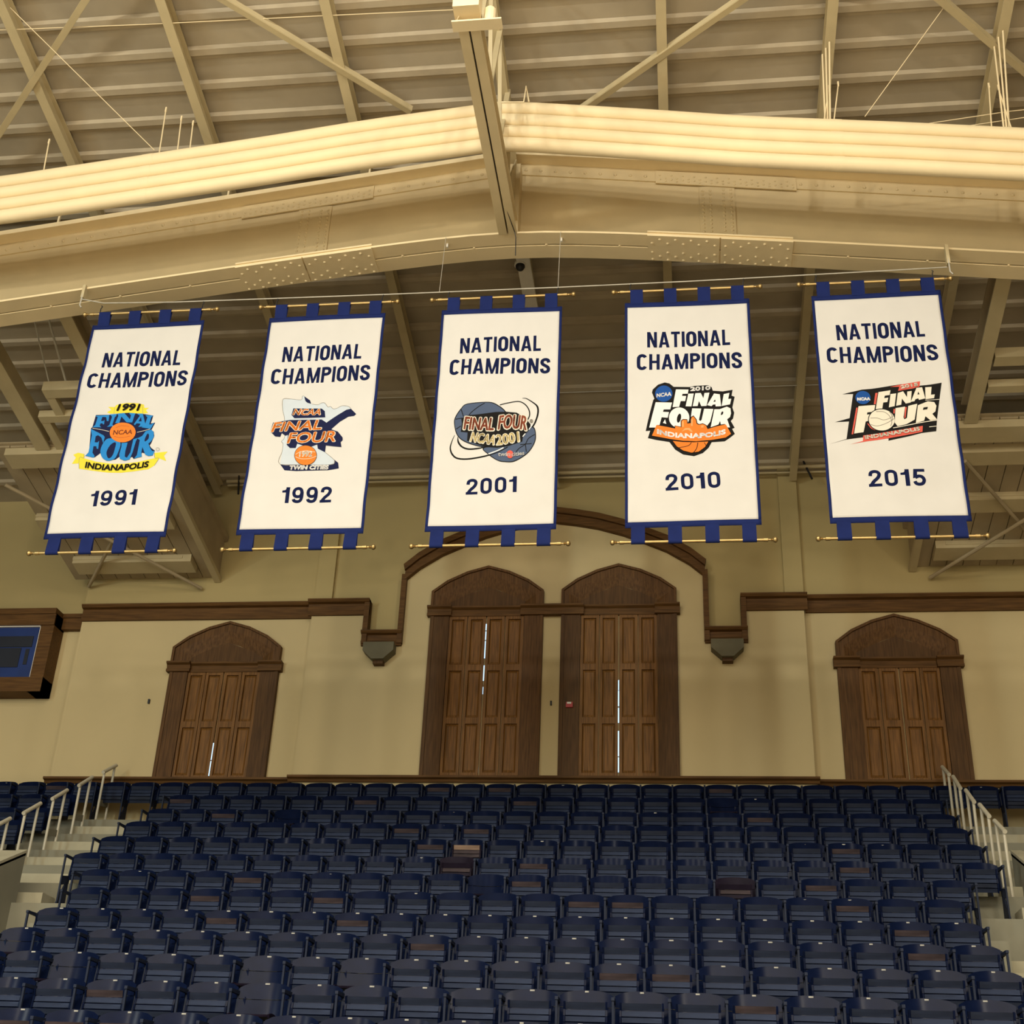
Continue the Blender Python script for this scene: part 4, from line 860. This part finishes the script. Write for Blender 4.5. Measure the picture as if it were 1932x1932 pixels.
# seats of the neighbouring blocks, mostly hidden behind the handrails
mb = MB()
def stamp(me, x, y, z):
    for m in me.materials: mb.use(m)
    for p in me.polygons:
        pass
    n0 = len(mb.v); mb.v += [(v.co.x + x, v.co.y + y, v.co.z + z) for v in me.vertices]
    for p in me.polygons: mb.f.append(tuple(q + n0 for q in p.vertices)); mb.mi.append(mb.mats.index(me.materials[p.material_index]))
for k, xs in {11: [-7.75 - .5 * j for j in range(6)] + [7.75, 8.25], 10: [-7.75 - .5 * j for j in range(5)], 9: [-7.75 - .5 * j for j in range(4)], 8: [-7.75 - .5 * j for j in range(3)]}.items():
    for x in xs:
        for q in ('back', 'pan'): stamp(SM[q], x, YK[k], ZT[k])
        stamp(SM['standard'], x - .25, YK[k], ZT[k])
tag(mb.build('stadium_seats'), 'navy seats of the neighbouring blocks behind the handrails', 'seats', None, 'stuff')
# ---------------- handrails, parapets, wall fittings ----------------
for s, X, tops, side in ((-1, -7.36, [(20.45, 7.85, 20.8, 8.05), (19.67, 7.40, 19.99, 7.60), (18.88, 6.96, 19.21, 7.16), (18.1, 6.53, 18.45, 6.74), (17.3, 6.10, 17.65, 6.30)], 'left'),
                         (1, 6.25, [(20.45, 7.86, 20.8, 8.06), (19.75, 7.45, 20.07, 7.68), (18.95, 7.02, 19.3, 7.25), (18.15, 6.60, 18.53, 6.83), (17.4, 6.20, 17.78, 6.41)], 'right')):
    for i, (y0, z0, y1, z1) in enumerate(tops):
        r = thing('handrail', (X, y0, z0 - .95), '%s short pale handrail from the top of the %s aisle steps' % (ORD[i + 1], side), 'handrail', 'handrails on the aisle steps')
        for y, z in ((y0, z0), (y1, z1)): MB().tube([(X, y, z - .98), (X, y, z)], .021, 8).build('post', M['rail'], r, True)
        d = (z1 - z0) / (y1 - y0); MB().tube([(X, y0 - .05, z0 - .05 * d), (X, y1 + .05, z1 + .05 * d)], .030, 10).build('grip', M['rail'], r, True)
        if i in (0, 1, 2) and s < 0: MB().bar((X, y0, z0 - .52), (X, y1, z1 - .66), .012, .10).build('kick_plate', M['concrete_dark'], r)
def parapet(X0, X1, y1, zt, label):
    r = thing('vomitory_parapet', ((X0 + X1) / 2, y1, zt), label, 'parapet'); m = .47; a, b = sorted((X0, X1)); L = 3.6
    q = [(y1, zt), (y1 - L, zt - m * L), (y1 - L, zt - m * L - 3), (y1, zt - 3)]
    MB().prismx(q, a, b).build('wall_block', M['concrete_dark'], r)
    e = sorted((X0 - .0, X0 + (.14 if X1 > X0 else -.14)))
    MB().prismx([(y1 + .03, zt - .02), (y1 + .03, zt + .05), (y1 - L, zt + .05 - m * L), (y1 - L, zt - .02 - m * L)], *e).build('coping', M['concrete'], r)
    MB().prismx([(y1, zt), (y1, zt + .03), (y1 - L, zt + .03 - m * L), (y1 - L, zt - m * L)], *sorted((e[0] if X1 < X0 else e[1], X1))).build('cap_slab', M['concrete'], r)
parapet(-6.42, -9.6, 16.57, 5.58, 'sloping concrete parapet by the left aisle steps')
parapet(6.42, 9.2, 17.9, 6.03, 'sloping concrete parapet by the right aisle steps')
sb = thing('video_screen', (-9.8, WR, 9.5), 'blue screen in a deep oak frame at the left edge of the wall', 'screen')
MB().box(-10.9, -9.40, 21.10, 21.14, 9.77, 10.75).build('display', M['screen'], sb)
MB().box(-10.9, -9.50, 21.085, 21.10, 10.36, 10.57).box(-10.9, -9.69, 21.085, 21.10, 9.97, 10.34).box(-9.60, -9.53, 21.09, 21.10, 10.02, 10.32).build('dark_panel', M['screen_dark'], sb)
MB().box(-10.9, -9.385, 21.06, 21.10, 10.745, 10.765).box(-9.40, -9.385, 21.06, 21.10, 9.76, 10.765).build('pale_bead', M['white'], sb)
MB().box(-11.2, -9.13, 21.02, 21.44, 10.765, 10.98).box(-11.2, -9.13, 21.0, 21.44, 10.98, 11.09).box(-11.2, -9.13, 21.04, 21.44, 9.49, 9.76).box(-9.385, -9.13, 21.05, 21.44, 9.49, 11.0).build('frame', M['wood_trim'], sb)
al = thing('fire_alarm', (.34, 20.9, 9.12), 'small red fire alarm on the casing between the tall windows', 'alarm')
MB().box(.285, .40, 20.885, 20.93, 9.11, 9.20).build('body', M['red'], al); MB().box(.305, .375, 20.875, 20.886, 9.165, 9.195).build('strobe', M['white'], al)
tag(MB().box(.015, .04, 20.95, 21.0, 9.175, 9.245).build('wall_peg', M['black']), 'tiny dark peg on the wall between the two tall windows', 'peg')
tag(MB().box(-7.12, -7.09, WS - .04, WS, 9.28, 9.36).build('wall_peg', M['black']), 'tiny dark peg on the wall left of the far left window', 'peg')
